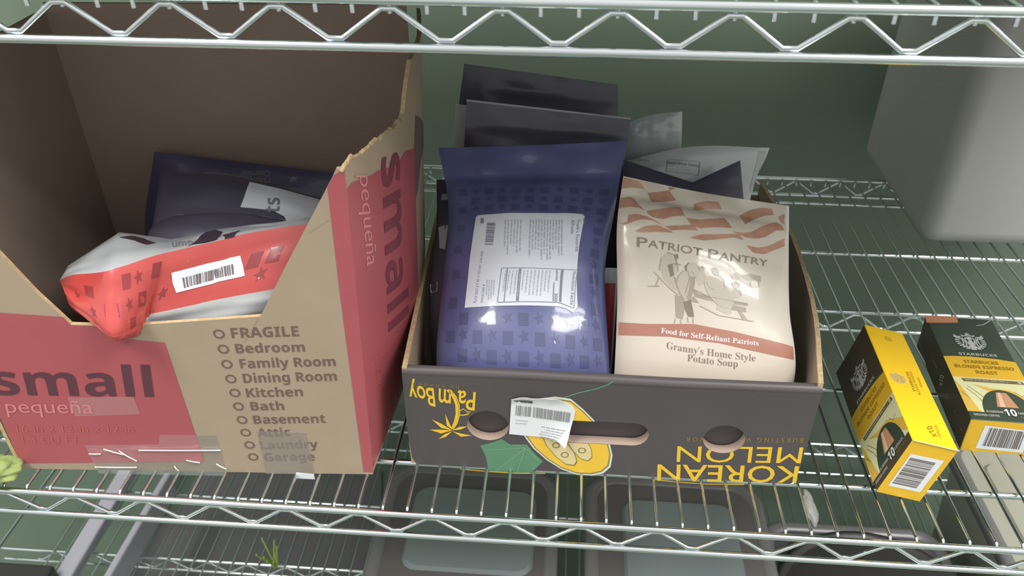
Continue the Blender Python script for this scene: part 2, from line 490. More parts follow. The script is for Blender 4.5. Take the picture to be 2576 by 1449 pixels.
def text(mb, S, s, p0, p1, p2, m, style=None, off=0.0, ref='H', eps=0.0003, step=0.008, holes=()):
    """baseline from p0 to p1, height of the reference letter reaches p2 (all in surface coordinates)"""
    me = glyphs(s, style, off)
    if not me.vertices: return
    x0 = min(v.co.x for v in me.vertices); x1 = max(v.co.x for v in me.vertices)
    h = refh(ref, style, off)
    bm = bmesh.new(); bm.from_mesh(me); bpy.data.meshes.remove(me)
    for v in bm.verts:
        a = (v.co.x - x0) / (x1 - x0); b = v.co.y / h
        v.co = Vector((p0[0] + a * (p1[0] - p0[0]) + b * (p2[0] - p0[0]), p0[1] + a * (p1[1] - p0[1]) + b * (p2[1] - p0[1]), 0))
    if S.curved or holes: refine(bm, S, step)
    for hx, hy, rx, ry in holes:
        bad = [f for f in bm.faces if ((f.calc_center_median().x - hx) / rx) ** 2 + ((f.calc_center_median().y - hy) / ry) ** 2 < 1]
        bmesh.ops.delete(bm, geom=bad, context='FACES')
    bm.normal_update()
    commit(mb, bm, S, m, eps); bm.free()
def mix(a, b, t): return (a[0] + (b[0] - a[0]) * t, a[1] + (b[1] - a[1]) * t)
def quad_pt(q, a, b):
    """bilinear point in a quad given as bottom-left, bottom-right, top-right, top-left"""
    return mix(mix(q[0], q[1], a), mix(q[3], q[2], a), b)
def barcode(mb, S, q, m, n=26, seed=1, eps=0.0005):
    r = random.Random(seed); t = 0.0
    while t < 1:
        w = r.choice((0.4, 0.6, 1.0, 1.4)) / n; g = r.choice((0.4, 0.6, 0.9)) / n
        e = min(1, t + w)
        poly(mb, S, [quad_pt(q, t, 0), quad_pt(q, e, 0), quad_pt(q, e, 1), quad_pt(q, t, 1)], m, eps)
        t = e + g
def lines(mb, S, q, n, w, m, seed=1, eps=0.0005, fill=0.9):
    """rows of tiny unreadable print"""
    r = random.Random(seed)
    for k in range(n):
        b = 1 - (k + 0.5) / n; t = 0.0; end = fill * (0.75 + 0.25 * r.random())
        while t < end:
            e = min(end, t + 0.05 + 0.12 * r.random())
            stroke(mb, S, [quad_pt(q, t, b), quad_pt(q, e, b)], w, m, eps)
            t = e + 0.025

def slab(mb, S, loops, th, front, back, edge, step=0.02):
    bm = loops_bm(loops)
    if S.curved: refine(bm, S, step)
    bm.normal_update(); bm.verts.index_update()
    n = len(bm.verts)
    vs = [S.f(v.co.x, v.co.y) for v in bm.verts]
    vb = [lift(S, v.co, -th) for v in bm.verts]
    F = []; B = []
    for f in bm.faces:
        i = [v.index for v in f.verts]
        if f.normal.z < 0: i.reverse()
        F.append(tuple(i)); B.append(tuple(reversed(i)))
    mb.add(vs, F, front, S.curved); mb.add(vb, B, back, S.curved)
    for e in bm.edges:
        if len(e.link_faces) == 1:
            a, b = e.verts[0].index, e.verts[1].index
            mb.add([vs[a], vs[b], vb[b], vb[a]], [(0, 1, 2, 3)], edge)
    bm.free()

def pouch_shell(mb, S, matf, nu=36, nv=48, vb=(), ub=()):
    """front and back skins of a bag welded along its rim; vb / ub are exact colour borders"""
    us = sorted(set([i / nu for i in range(nu + 1)] + list(ub))); vs = sorted(set([i / nv for i in range(nv + 1)] + list(vb)))
    A = len(us); B = len(vs)
    fr = [S.f(u, v) for v in vs for u in us]; bk = [S.fback(u, v) for v in vs for u in us]
    groups = {}
    for j in range(B - 1):
        for i in range(A - 1):
            m = matf((us[i] + us[i + 1]) / 2, (vs[j] + vs[j + 1]) / 2)
            groups.setdefault(m, []).append((j * A + i, j * A + i + 1, (j + 1) * A + i + 1, (j + 1) * A + i))
    for m, fs in groups.items(): mb.add(fr, fs, m, True)
    groups = {}
    for j in range(B - 1):
        for i in range(A - 1):
            m = matf((us[i] + us[i + 1]) / 2, (vs[j] + vs[j + 1]) / 2)
            groups.setdefault(m, []).append((j * A + i, (j + 1) * A + i, (j + 1) * A + i + 1, j * A + i + 1))
    for m, fs in groups.items(): mb.add(bk, fs, m, True)
    rim = [(0, i) for i in range(A)] + [(j, A - 1) for j in range(1, B)] + [(B - 1, i) for i in range(A - 2, -1, -1)] + [(j, 0) for j in range(B - 2, 0, -1)]
    for k in range(len(rim)):
        a = rim[k]; b = rim[(k + 1) % len(rim)]
        ia, ib = a[0] * A + a[1], b[0] * A + b[1]
        m = matf((us[a[1]] + us[b[1]]) / 2, (vs[a[0]] + vs[b[0]]) / 2)
        mb.add([fr[ia], bk[ia], bk[ib], fr[ib]], [(0, 1, 2, 3)], m)

# ------------------------------------------------------------------ the room
def plane_obj(name, vs, m):
    mb = MB(); mb.add(vs, [(0, 1, 2, 3)], m); o = mb.build(name); o['kind'] = 'structure'; return o
mat('wall_green', (112, 128, 110), 0.55, var=0.04, vscale=3, bump=0.0003, bscale=30)
mat('floor_green', (92, 108, 92), 0.45, var=0.06, vscale=4)
WY, FZ = 1.02, -0.80
plane_obj('wall_back', [(-4, WY, FZ), (4, WY, FZ), (4, WY, 2.6), (-4, WY, 2.6)], 'wall_green')
plane_obj('floor', [(-4, -2.5, FZ), (4, -2.5, FZ), (4, WY, FZ), (-4, WY, FZ)], 'floor_green')

# ------------------------------------------------------------------ chrome wire rack
P3 = 0.0762; X0 = -0.5454; HT = 0.0320; DEP = 0.7997; XL, XR = -1.04, 1.02
rack = thing('wire_shelving_unit', (0, 0, FZ), 'chrome wire shelving rack with zigzag edge trusses, holding all the boxes and tubs', 'shelf')
RAIL, ROD, ZIG, WIRE = 0.0036, 0.0034, 0.0021, 0.0017
def shelf_bits(z):
    bits = []
    def one(name, fn):
        mb = MB(); fn(mb); bits.append((name, mb))
    for y in (0.0, DEP):
        one('top_rail', lambda mb: tube(mb, [(XL, y, z), (XR, y, z)], RAIL, 'chrome', 12))
        one('bottom_rail', lambda mb: tube(mb, [(XL, y, z - HT), (XR, y, z - HT)], ROD, 'chrome', 12))
    for y, z0 in ((0.0, z - 0.0062), (0.399, z - 0.0095), (DEP, z - 0.0062)):
        def zig(mb, y=y, z0=z0):
            pts = []; k = -6; zb = z - HT + 0.0052 - (0.004 if y == 0.399 else 0)
            while X0 + P3 * k < XR:
                x = X0 + P3 * k
                if x - P3 / 2 > XL:
                    for dx, zz in ((-P3 / 2 - 0.005, zb), (-P3 / 2 + 0.005, zb), (-0.0045, z0), (0.0045, z0)):
                        pts.append((x + dx, y + (0.0015 if y == 0 else 0), zz))
                k += 1
            sm = []
            for i, p in enumerate(pts):
                sm.append(p)
            tube(mb, sm, ZIG, 'chrome', 10)
        one('zigzag_wire', zig)
    one('cross_rod', lambda mb: tube(mb, [(XL, .399, z - .0045), (XR, .399, z - .0045)], 0.0034, 'chrome', 10))
    one('cross_rod', lambda mb: tube(mb, [(XL, .399, z - HT - .004), (XR, .399, z - HT - .004)], 0.0030, 'chrome', 10))
    for y, r in ((.076, .0034), (.232, .0026), (.555, .0032), (.716, .0026)):
        one('cross_rod', lambda mb, y=y, r=r: tube(mb, [(XL, y, z - .0022 - r), (XR, y, z - .0022 - r)], r, 'chrome', 10))
    for x in (XL, XR):
        one('end_rail', lambda mb, x=x: tube(mb, [(x, 0, z), (x, DEP, z)], RAIL, 'chrome', 10))
    return bits
def deck_wire(z):
    mb = MB(); a = 0.0052
    tube(mb, [(0, a, -0.0115), (0, a, -0.002), (0, a + .0012, -.0002), (0, a + .004, 0.0), (0, DEP - a - .004, 0.0),
              (0, DEP - a - .0012, -.0002), (0, DEP - a, -.002), (0, DEP - a, -0.0115)], WIRE, 'chrome', 8)
    return mb
wire_me = None
first_wire = None
for lvl in (0.0, 0.5117, -0.65):
    sh = bpy.data.objects.new('shelf', None); COL.objects.link(sh); sh.parent = rack; sh.location = (0, 0, lvl - FZ)
    for nm, mb in shelf_bits(lvl):
        mb.build(nm, sh)
    k = -15
    while X0 + k * P3 / 3 < XR - 0.02:
        x = X0 + k * P3 / 3
        if x > XL + 0.02:
            if first_wire is None:
                t = bpy.data.objects.new('x', None)
                first_wire = deck_wire(0).build('deck_wire', None); bpy.data.objects.remove(t); w = first_wire
            else:
                w = first_wire.copy(); COL.objects.link(w)
            w.parent = sh; w.location = (x, 0, -0.0005 + WIRE)
        k += 1
for x in (XL, XR):
    for y in (0.0, DEP):
        mb = MB(); tube(mb, [(x, y, FZ), (x, y, 1.0)], 0.0127, 'chrome', 16); mb.build('post', rack)
mb = MB(); rbox(mb, (-0.86, 0.03, 0.5147), (0.78, DEP - .01, 0.5177), 0, 'shade_sheet'); mb.build('added_shade_sheet', rack)  # opaque sheet added out of view, blocks lamp light from wall and bag tops
DECK = 0.0029

# ------------------------------------------------------------------ moving carton (left)
carton = thing('cardboard_box', (-0.345, 0.19, DECK), 'tall open brown moving carton with red printed panels and a cut-away front', 'box')
S = SURF['front']
mb = MB()
fr = [(0.0, 0.003), (0.379, 0.003), (0.37939, 0.28061), (0.37934, 0.36342), (0.37215, 0.36334), (0.36979, 0.35901), (0.36695, 0.35317), (0.34109, 0.30744), (0.31537, 0.2618), (0.28787, 0.21165),
      (0.252, 0.20787), (0.20254, 0.20291), (0.1527, 0.19837), (0.10702, 0.1995), (0.084867, 0.23596), (0.065081, 0.2764), (0.0, 0.405)]
slab(mb, S, [fr], 0.004, 'kraft', 'kraft_dark', 'kraft_edge')
poly(mb, S, [(0.0005, 0.215), (0.10233, 0.20824), (0.10713, 0.19856), (0.13177, 0.19756), (0.14911, 0.18366), (0.19189, 0.17911), (0.20057, 0.018473), (0.0038064, 0.011523), (0.0005, 0.012)], 'box_red')
poly(mb, S, [(0.36328, 0.3458), (0.36966, 0.35756), (0.37859, 0.36233), (0.37939, 0.28061), (0.37965, 0.0062852), (0.36946, 0.006655), (0.36443, 0.2291)], 'box_red')
stroke(mb, S, [(0.28575, 0.20979), (0.26783, 0.1804)], 0.0008, 'kraft_dark')
stroke(mb, S, [(0.34332, 0.30273), (0.361, 0.31511)], 0.0007, 'kraft_dark')
text(mb, S, 'small', (0.0062601, 0.10995), (0.16656, 0.11042), (0.01099, 0.15138), 'box_ink', 'sans', ref='l', eps=0.0007)
text(mb, S, 'pequeña', (0.0097014, 0.085669), (0.09924, 0.086396), (0.011567, 0.097713), 'box_pale', None, 0.0, ref='x', eps=0.0007)
text(mb, S, '16-in x 12-in x 12-in', (0.011693, 0.058241), (0.13482, 0.060304), (0.013036, 0.069042), 'box_faint', eps=0.0007)
text(mb, S, '1.3 CU FT', (0.012683, 0.042679), (0.073664, 0.043435), (0.014093, 0.052559), 'box_faint', eps=0.0007)
for s, a, b, c in (('FRAGILE', (0.25735, 0.18596), (0.32155, 0.18941), (0.2574, 0.19775)), ('Bedroom', (0.25857, 0.16766), (0.32511, 0.17077), (0.25846, 0.1788)),
                   ('Family Room', (0.25982, 0.14885), (0.35288, 0.15354), (0.2597, 0.1603)), ('Dining Room', (0.26001, 0.13002), (0.35236, 0.13484), (0.25988, 0.14178)),
                   ('Kitchen', (0.26028, 0.1112), (0.31676, 0.11389), (0.26007, 0.12276)), ('Bath', (0.26202, 0.09353), (0.29566, 0.094754), (0.26171, 0.10484)),
                   ('Basement', (0.26208, 0.074825), (0.33589, 0.078037), (0.26176, 0.086429)), ('Attic', (0.26355, 0.056802), (0.2977, 0.058681), (0.26314, 0.068129)),
                   ('Laundry', (0.26389, 0.038889), (0.3244, 0.041404), (0.26347, 0.050491)), ('Garage', (0.2655, 0.020566), (0.31913, 0.022993), (0.26507, 0.032452))):
    text(mb, S, s, a, b, c, 'list_ink', 'sans')
for c in ((0.24565, 0.1905), (0.24671, 0.17232), (0.24702, 0.15362), (0.24782, 0.13493), (0.24881, 0.11678), (0.24951, 0.09869), (0.25022, 0.080131), (0.25113, 0.062226), (0.25257, 0.044467), (0.25371, 0.026864)):
    ring(mb, S, c, 0.0037, 0.0055, 'list_ink')
mb.build('front_wall', carton)
# right wall, torn down at the front
S = SURF['side']
mb = MB()
tear = [(0.0013782, 0.36315), (0.0081697, 0.36678), (0.020781, 0.3653), (0.039636, 0.36412), (0.054375, 0.36505), (0.075814, 0.36222), (0.099157, 0.36124), (0.11726, 0.36399), (0.12355, 0.37556), (0.13338, 0.39116), (0.1472, 0.40537)]
tj = []
for i, p in enumerate(tear[:8]):
    tj.append(p)
    if i < 7:
        q = tear[i + 1]
        for t in sorted(rnd.uniform(0.05, 0.95) for _ in range(6)):
            e = mix(p, q, t); tj.append((e[0], e[1] + rnd.choice((0.4, 1.0)) * rnd.uniform(-0.0024, 0.0016)))
tj += tear[8:]
TV = 0.150
slab(mb, S, [[(0.0, 0.003), (0.303, 0.003), (0.303, 0.41), (0.29, 0.41)] + list(reversed(tj))], 0.004, 'kraft', 'kraft_dark', 'kraft_edge')
# tiny torn paper lumps at the front end of the tear
for c, r in (((0.0024845, 0.36227), .004), ((0.01073, 0.36703), .003), ((0.040976, 0.36352), .002)):
    q = S.f(c[0], c[1])
    tube(mb, [(q[0] - r, q[1] - .003, q[2] - r * .3), (q[0] - r * .2, q[1] - .001, q[2] + r), (q[0] - r * .4, q[1] + .004, q[2] + r * .5)], r * .5, 'kraft_edge', 7)
low = [(p[0], p[1] - 0.018 - 0.02 * min(1.0, p[0] / 0.1)) for p in tear[:8] if p[0] < TV - .005]
poly(mb, S, [(0.0, 0.010), (TV, 0.010), (TV, low[-1][1] - 0.012)] + list(reversed(low[1:])) + [(0.0, 0.345)], 'box_red')
text(mb, S, 'small', (0.059709, 0.34519), (0.052993, 0.15486), (0.11469, 0.3305), 'box_ink_side', 'sans', ref='l', step=0.006, eps=0.0007)
text(mb, S, 'pequeña', (0.019688, 0.34816), (0.020962, 0.25499), (0.032493, 0.34195), 'box_pale', None, 0.0, ref='x', step=0.006, eps=0.0007)
text(mb, S, '1.3 CU FT', (0.022481, 0.14595), (0.025489, 0.098653), (0.028821, 0.14344), 'box_faint', None, 0.006, step=0.006, eps=0.0007)
poly(mb, S, [(0.15973, 0.34515), (0.18682, 0.33147), (0.303, 0.2665), (0.18588, 0.28543), (0.1597, 0.26128), (0.14461, 0.2552), (0.14505, 0.30466)], 'list_ink')
mb.build('side_wall', carton)
mb = MB()
slab(mb, Flat((-0.549, 0.330, 0.003), (0.401, 0.021, 0), (0, 0, 0.410)), [[(0, 0), (1, 0), (1, 1), (0, 1)]], 0.004, 'kraft_dark', 'kraft', 'kraft_edge')
mb.build('back_wall', carton)
mb = MB()
slab(mb, Flat((-0.537, 0.0285, 0.003), (-0.012, 0.302, 0), (0, 0, 0.403)), [[(0, 0), (1, 0), (1, 1), (0, 1)]], 0.004, 'kraft_dark', 'kraft', 'kraft_edge')
mb.build('side_wall', carton)
mb = MB(); mb.add([(-0.534, 0.032, 0.004), (-0.164, 0.052, 0.004), (-0.153, 0.345, 0.004), (-0.545, 0.328, 0.004)], [(0, 1, 2, 3)], 'kraft_dark'); mb.build('base', carton)
S = SURF['front']
mb = MB()
for q in ([(0.078052, 0.10709), (0.14548, 0.10948), (0.14671, 0.086816), (0.079253, 0.08213)], [(0.078228, 0.040034), (0.15681, 0.042936), (0.16065, 0.056866), (0.22017, 0.057578), (0.22135, -0.0023778), (0.082158, -0.0019692)],
          [(0.26264, 0.064736), (0.31393, 0.06357), (0.31654, 0.0023447), (0.26337, 0.0023145)]):
    slab(mb, S, [q], -0.0006, 'tape_clear', 'tape_clear', 'tape_clear')
poly(mb, S, [(0.29678, 0.0055535), (0.31581, 0.0035541), (0.31619, -0.0050651), (0.29691, -0.0042876)], 'paper_white', 0.001)
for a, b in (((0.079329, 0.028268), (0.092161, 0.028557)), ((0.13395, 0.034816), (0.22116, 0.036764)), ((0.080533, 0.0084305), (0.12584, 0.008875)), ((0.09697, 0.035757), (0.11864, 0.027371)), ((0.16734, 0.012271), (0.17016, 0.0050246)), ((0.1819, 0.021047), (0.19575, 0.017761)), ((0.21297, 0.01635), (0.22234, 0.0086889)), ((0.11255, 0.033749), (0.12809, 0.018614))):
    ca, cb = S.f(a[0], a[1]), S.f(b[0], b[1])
    tube(mb, [vadd(ca, (0, -.0012, 0)), vadd(vmul(vadd(ca, cb), .5), (0, -.0022, .0008)), vadd(cb, (0, -.0012, 0))], 0.0007, 'painted_tape_glint', 6)  # thin whitish lines modelled as highlights on the tape creases
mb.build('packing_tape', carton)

# ------------------------------------------------------------------ black melon tray
tray = thing('fruit_tray', (0.085, 0.28, DECK), 'black fruit tray with upside-down yellow lettering and kraft sides, full of food pouches', 'box')
S = SURF['melon']
H = 0.137
def hole(a, b, c, d):
    """ellipse from its left, right, top and bottom points"""
    cx, cy = (a[0] + b[0]) / 2, (c[1] + d[1]) / 2
    return ellipse((cx, cy), (b[0] - a[0]) / 2, (c[1] - d[1]) / 2, 28)
hl = hole((0.063293, 0.064086), (0.10676, 0.06705), (0.085643, 0.086192), (0.084934, 0.04497))
hr = hole((0.306, 0.061705), (0.34799, 0.064663), (0.32425, 0.082429), (0.32993, 0.043434))
a, b = (0.15619, 0.060848), (0.25058, 0.063457)
sl0, sl1, slm, slr = a[0], b[0], ((0.20413, 0.079232)[1] + (0.20613, 0.047786)[1]) / 2, ((0.20413, 0.079232)[1] - (0.20613, 0.047786)[1]) / 2
slot = ellipse((sl1 - slr, slm), slr, slr, 10, 0, -math.pi / 2, math.pi / 2) + ellipse((sl0 + slr, slm), slr, slr, 10, 0, math.pi / 2, 3 * math.pi / 2)
outer = [(0.006, DECK), (0.404, DECK), (0.4085, 0.012), (0.4105, 0.06), (0.4105, H - 0.006), (0.0, H - 0.006), (0.0, 0.05), (0.002, 0.014)]
hole_r = (sum(p[0] for p in hr) / 28, sum(p[1] for p in hr) / 28, max(p[0] for p in hr) - sum(p[0] for p in hr) / 28, max(p[1] for p in hr) - sum(p[1] for p in hr) / 28)
mb = MB()
slab(mb, S, [outer, hl, slot, hr], 0.011, 'tray_black', 'kraft', 'kraft_dark')
a, b = S.f(0.0, H - .006), S.f(0.4105, H - .006)
tube(mb, [(a[0], a[1] + .0055, a[2]), (0.0, .0717, a[2] + .0015), (.15, .0723, a[2] - .0005), (b[0], b[1] + .0055, b[2])], 0.0057, 'tray_black', 12)
text(mb, S, 'KOREAN', (0.40838, 0.030009), (0.26362, 0.022111), (0.41028, 0.0056688), 'tray_gold', None, 0.008)
text(mb, S, 'MELON', (0.40734, 0.057612), (0.28114, 0.050271), (0.40907, 0.034745), 'tray_gold', None, 0.0, step=0.0012, holes=[hole_r])
text(mb, S, 'B U R S T I N G   W I T H   F L A V O R', (0.4048, 0.070336), (0.28845, 0.063852), (0.40523, 0.064223), 'tray_dull_gold', None, 0.006, step=0.0012, holes=[hole_r])
text(mb, S, 'Boy', (0.031076, 0.11341), (0.0051203, 0.11761), (0.031783, 0.089243), 'tray_gold', None, 0.012, ref='B')
text(mb, S, 'm', (0.048756, 0.1124), (0.036334, 0.11374), (0.04758, 0.094626), 'tray_gold', None, 0.012, ref='x')
text(mb, S, 'Pa', (0.073628, 0.11077), (0.055592, 0.11229), (0.071772, 0.086378), 'tray_gold', None, 0.012, ref='P')
text(mb, S, 'b y   s o o d e d', (0.05702, 0.11818), (0.010942, 0.12007), (0.056459, 0.11394), 'tray_dull_gold')
stroke(mb, S, [(0.045146, 0.1127), (0.050822, 0.104), (0.053621, 0.092843), (0.053514, 0.07966), (0.050999, 0.068327), (0.047702, 0.059045)], 0.0030, 'tray_gold')
stroke(mb, S, [(0.048352, 0.11237), (0.053257, 0.10416), (0.056073, 0.093002), (0.055988, 0.079824), (0.053034, 0.067339), (0.048492, 0.05796)], 0.0012, 'tray_gold')
for fr_ in ([(0.047654, 0.057902), (0.042048, 0.063203), (0.041175, 0.079951), (0.044757, 0.067905)], [(0.047605, 0.056757), (0.03602, 0.059383), (0.026652, 0.071181), (0.037142, 0.065133)],
            [(0.047605, 0.056757), (0.035616, 0.051339), (0.023282, 0.056226), (0.035905, 0.057094)], [(0.047557, 0.05561), (0.040458, 0.047058), (0.032238, 0.042998), (0.038934, 0.050418)],
            [(0.047557, 0.05561), (0.056487, 0.04818), (0.068309, 0.050737), (0.056654, 0.0528)], [(0.047605, 0.056757), (0.056026, 0.058478), (0.064107, 0.063575), (0.055338, 0.06241)]):
    poly(mb, S, fr_, 'tray_gold', 0.0004)
stroke(mb, S, [(0.054467, 0.083039), (0.060376, 0.087824), (0.064331, 0.083689), (0.067613, 0.083906)], 0.0012, 'tray_gold')
stroke(mb, S, [(0.055122, 0.078658), (0.060895, 0.079042), (0.065905, 0.081587)], 0.0014, 'tray_gold')
# leaf, vine and cut melon
poly(mb, S, [(0.076358, 0.03678), (0.089927, 0.042419), (0.099194, 0.047711), (0.10878, 0.040265), (0.12551, 0.04204), (0.13406, 0.029165), (0.14312, 0.017914), (0.13652, 0.0077507), (0.1281, -0.0026893), (0.10484, -0.0032332), (0.084986, -0.0022784), (0.081958, 0.020593)], 'leaf_green')
for e in ((0.082138, 0.030129), (0.093662, 0.00084302), (0.11518, -0.0012108), (0.14061, 0.016525), (0.11088, 0.040414)):
    stroke(mb, S, [(0.12431, 0.0367), mix((0.12431, 0.0367), e, .5), e], 0.0007, 'leaf_vein', 0.0005)
stroke(mb, S, [(0.16263, 0.11004), (0.17619, 0.1167), (0.19353, 0.123), (0.20557, 0.12995), (0.20989, 0.13483)], 0.0016, 'leaf_green')
ml = [(0.16904, 0.10833), (0.18154, 0.09575), (0.19267, 0.082318), (0.20332, 0.066366), (0.21182, 0.048767), (0.21585, 0.032188), (0.21495, 0.014867), (0.20803, 0.0046483), (0.19642, 8.7801e-05), (0.18024, 7.417e-05), (0.16293, 0.007312), (0.14645, 0.020557), (0.13269, 0.036132), (0.12249, 0.053946), (0.11661, 0.073878), (0.12057, 0.093391), (0.13487, 0.10615), (0.15309, 0.11049)]
# the slot and the left hole cut through the print, so the drawing is split around them
def clip_band(lp, lo, hi):
    """keep the part of a loop with v between lo and hi (Sutherland-Hodgman)"""
    for sgn, lim in ((1, lo), (-1, hi)):
        out = []
        for i in range(len(lp)):
            a, b = lp[i], lp[(i + 1) % len(lp)]
            ia, ib = sgn * (a[1] - lim) >= 0, sgn * (b[1] - lim) >= 0
            if ia: out.append(a)
            if ia != ib:
                t = (lim - a[1]) / (b[1] - a[1]); out.append(mix(a, b, t))
        lp = out
        if len(lp) < 3: return []
    return lp
def clip_left(lp, u):
    out = []
    for i in range(len(lp)):
        a, b = lp[i], lp[(i + 1) % len(lp)]
        if a[0] <= u: out.append(a)
        if (a[0] <= u) != (b[0] <= u): out.append(mix(a, b, (u - a[0]) / (b[0] - a[0])))
    return out
def around_slot(loop, m, eps):
    for q in (clip_band(loop, 0, slm - slr), clip_band(loop, slm + slr, H), clip_left(clip_band(loop, slm - slr, slm + slr), sl0 + 0.002)):
        if len(q) >= 3: poly(mb, S, q, m, eps)
def shrink(lp, k):
    cx = sum(p[0] for p in lp) / len(lp); cy = sum(p[1] for p in lp) / len(lp)
    return [(cx + (p[0] - cx) * k, cy + (p[1] - cy) * k) for p in lp]
around_slot(ml, 'melon_white', 0.0003)
around_slot(shrink(ml, 0.955), 'melon_olive', 0.0004)
around_slot(shrink(ml, 0.925), 'melon_yellow', 0.0005)
l1 = [(0.1363, 0.069625), (0.15282, 0.064008), (0.16648, 0.049001), (0.17624, 0.033414), (0.17974, 0.020632), (0.17709, 0.01383), (0.16775, 0.014939), (0.15642, 0.026058), (0.14595, 0.041754)]
l2 = [(0.16018, 0.064515), (0.17663, 0.062265), (0.18769, 0.05394), (0.19383, 0.03937), (0.19489, 0.0277), (0.19104, 0.021471), (0.1825, 0.024414), (0.17272, 0.037847)]
for l in (l1, l2):
    around_slot(l, 'melon_olive', 0.0006); around_slot(shrink(l, 0.93), 'melon_cream', 0.0007)
for c in ((0.15632, 0.043076), (0.16594, 0.029717), (0.18355, 0.037461)):
    ring(mb, S, c, 0.0030, 0.0042, 'melon_olive', 0.0008, 16)
for q in ([(0.053863, -0.00032473), (0.080666, -0.0019901), (0.11519, -0.002443), (0.14608, -8.375e-05)], [(0.26124, -0.00043425), (0.2855, -0.0028484), (0.31916, -0.0032935), (0.35723, -0.00092283)]):
    stroke(mb, S, q, 0.0012, 'tray_gold', 0.0004)
mb.build('front_wall', tray)
def wall_strip(name, pts, h0, h1, out_m='tray_black'):
    w = Pouch([[(x, y, DECK) for x, y in pts], [(x, y, h0 + (h1 - h0) * i / (len(pts) - 1)) for i, (x, y) in enumerate(pts)]], 0.0, wr=0.0)
    mb = MB(); slab(mb, w, [[(0, 0), (1, 0), (1, 1), (0, 1)]], 0.005, out_m, 'kraft', 'kraft_edge', 0.04); mb.build(name, tray)
wall_strip('side_wall', [(0.290, 0.070), (0.313, 0.20), (0.322, 0.36), (0.310, 0.500)], 0.141, 0.139)
wall_strip('side_wall', [(-0.137, 0.480), (-0.131, 0.30), (-0.126, 0.18), (-0.1205, 0.068)], 0.139, 0.137)
wall_strip('back_wall', [(0.310, 0.500), (0.08, 0.495), (-0.137, 0.480)], 0.12, 0.12)
mb = MB(); mb.add([(-0.117, 0.078, 0.005), (0.286, 0.078, 0.005), (0.306, 0.494, 0.005), (-0.132, 0.474, 0.005)], [(0, 1, 2, 3)], 'kraft'); mb.build('base', tray)
mb = MB(); w_ = Flat((-0.112, 0.0785, 0.006), (0.394, 0.001, 0), (0, 0, 0.108)); slab(mb, w_, [[(0, 0), (1, 0), (1, 1), (0, 1)]], 0.002, 'tray_black', 'kraft', 'kraft_edge'); mb.build('inner_flap', tray)
# torn postal sticker
mb = MB()
st = [(0.10967, 0.10614), (0.11727, 0.10875), (0.12524, 0.11032), (0.13562, 0.10938), (0.14674, 0.11009), (0.15466, 0.11112), (0.1628, 0.10527), (0.171, 0.099373), (0.17446, 0.093122), (0.17293, 0.082095), (0.17092, 0.071983), (0.16862, 0.057737), (0.16578, 0.045489), (0.15851, 0.05246), (0.14813, 0.054594), (0.12746, 0.054864), (0.10715, 0.056307)]
class Peel(Curved):
    """sticker lifting a little off the card towards its torn corner"""
    su = sv = 1.0
    def f(s, u, v):
        q = SURF['melon'].f(u, v); c = (0.1657, 0.047793); d = max(0.0, 0.035 - math.hypot(u - c[0], v - c[1]))
        e = max(0.0, v - (0.13895, 0.1016)[1])
        return (q[0], q[1] - 0.0012 - d * d * 6 - e * 0.35 - 0.0006 * math.sin(u * 300) * min(1, e * 300), q[2])
SP = Peel()
slab(mb, SP, [st], 0.0003, 'paper_white', 'paper_white', 'paper_white', 0.005)
poly(mb, SP, [(0.11168, 0.10467), (0.13088, 0.10589), (0.13096, 0.10054), (0.11288, 0.10207)], 'paper_dark')
barcode(mb, SP, [(0.11372, 0.083653), (0.12958, 0.082505), (0.13021, 0.096185), (0.1145, 0.097327)], 'paper_text', 12, 3)
barcode(mb, SP, [(0.13162, 0.08209), (0.16867, 0.077391), (0.16975, 0.09064), (0.13182, 0.09629)], 'paper_text', 30, 4)
lines(mb, SP, [(0.15644, 0.052887), (0.13242, 0.054639), (0.13545, 0.071805), (0.16617, 0.068302)], 5, 0.0007, 'paper_text', 5)
lines(mb, SP, [(0.11375, 0.070332), (0.12933, 0.070271), (0.12923, 0.078062), (0.11373, 0.079239)], 2, 0.0006, 'paper_text', 6)
mb.build('shipping_sticker', tray)

# ------------------------------------------------------------------ pouches in the tray
def marks(mb, S, sq, sts, w, m, ws=None):
    for c in sq:
        a, b = w / 2 / S.su, w / 2 / S.sv
        poly(mb, S, [(c[0] - a, c[1] - b), (c[0] + a, c[1] - b), (c[0] + a, c[1] + b), (c[0] - a, c[1] + b)], m)
    for c in sts: star(mb, S, c, (ws or w * .55), m)
BAGS = 'food pouches standing in the black tray'
S = SURF['blue']
blue = thing('food_pouch', (0.0, 0.1, DECK), 'large glossy blue food pouch with a white nutrition label on its front', 'pouch', BAGS)
mb = MB(); pouch_shell(mb, S, lambda u, v: 'pouch_blue', 44, 60)
sq = []; sts = []
for r_ in range(20):
    v = 0.15 + r_ * 0.0405
    if v > 0.82: break
    for k in range(6):
        u = 0.10 + k * 0.165 + (0.08 if r_ % 2 else 0.0)
        if u < 0.94: sq.append((u, v))
        if u + 0.083 < 0.94: sts.append((u + 0.083, v + 0.004))
lab = [(0.18309, 0.37741), (0.70097, 0.38796), (0.74577, 0.38549), (0.78124, 0.37766), (0.81275, 0.39351), (0.83655, 0.68547), (0.82297, 0.69635), (0.53258, 0.68902), (0.20173, 0.68531), (0.19127, 0.67675)]
u0, u1 = min(p[0] for p in lab), max(p[0] for p in lab); v0, v1 = min(p[1] for p in lab), max(p[1] for p in lab)
off_label = lambda p: not (u0 - .04 < p[0] < u1 + .03 and v0 - .015 < p[1] < v1 + .02)
marks(mb, S, [p for p in sq if off_label(p)], [p for p in sts if off_label(p)], 0.0092, 'pouch_blue_mark')
mb.build('pouch_body', blue)
mb = MB()
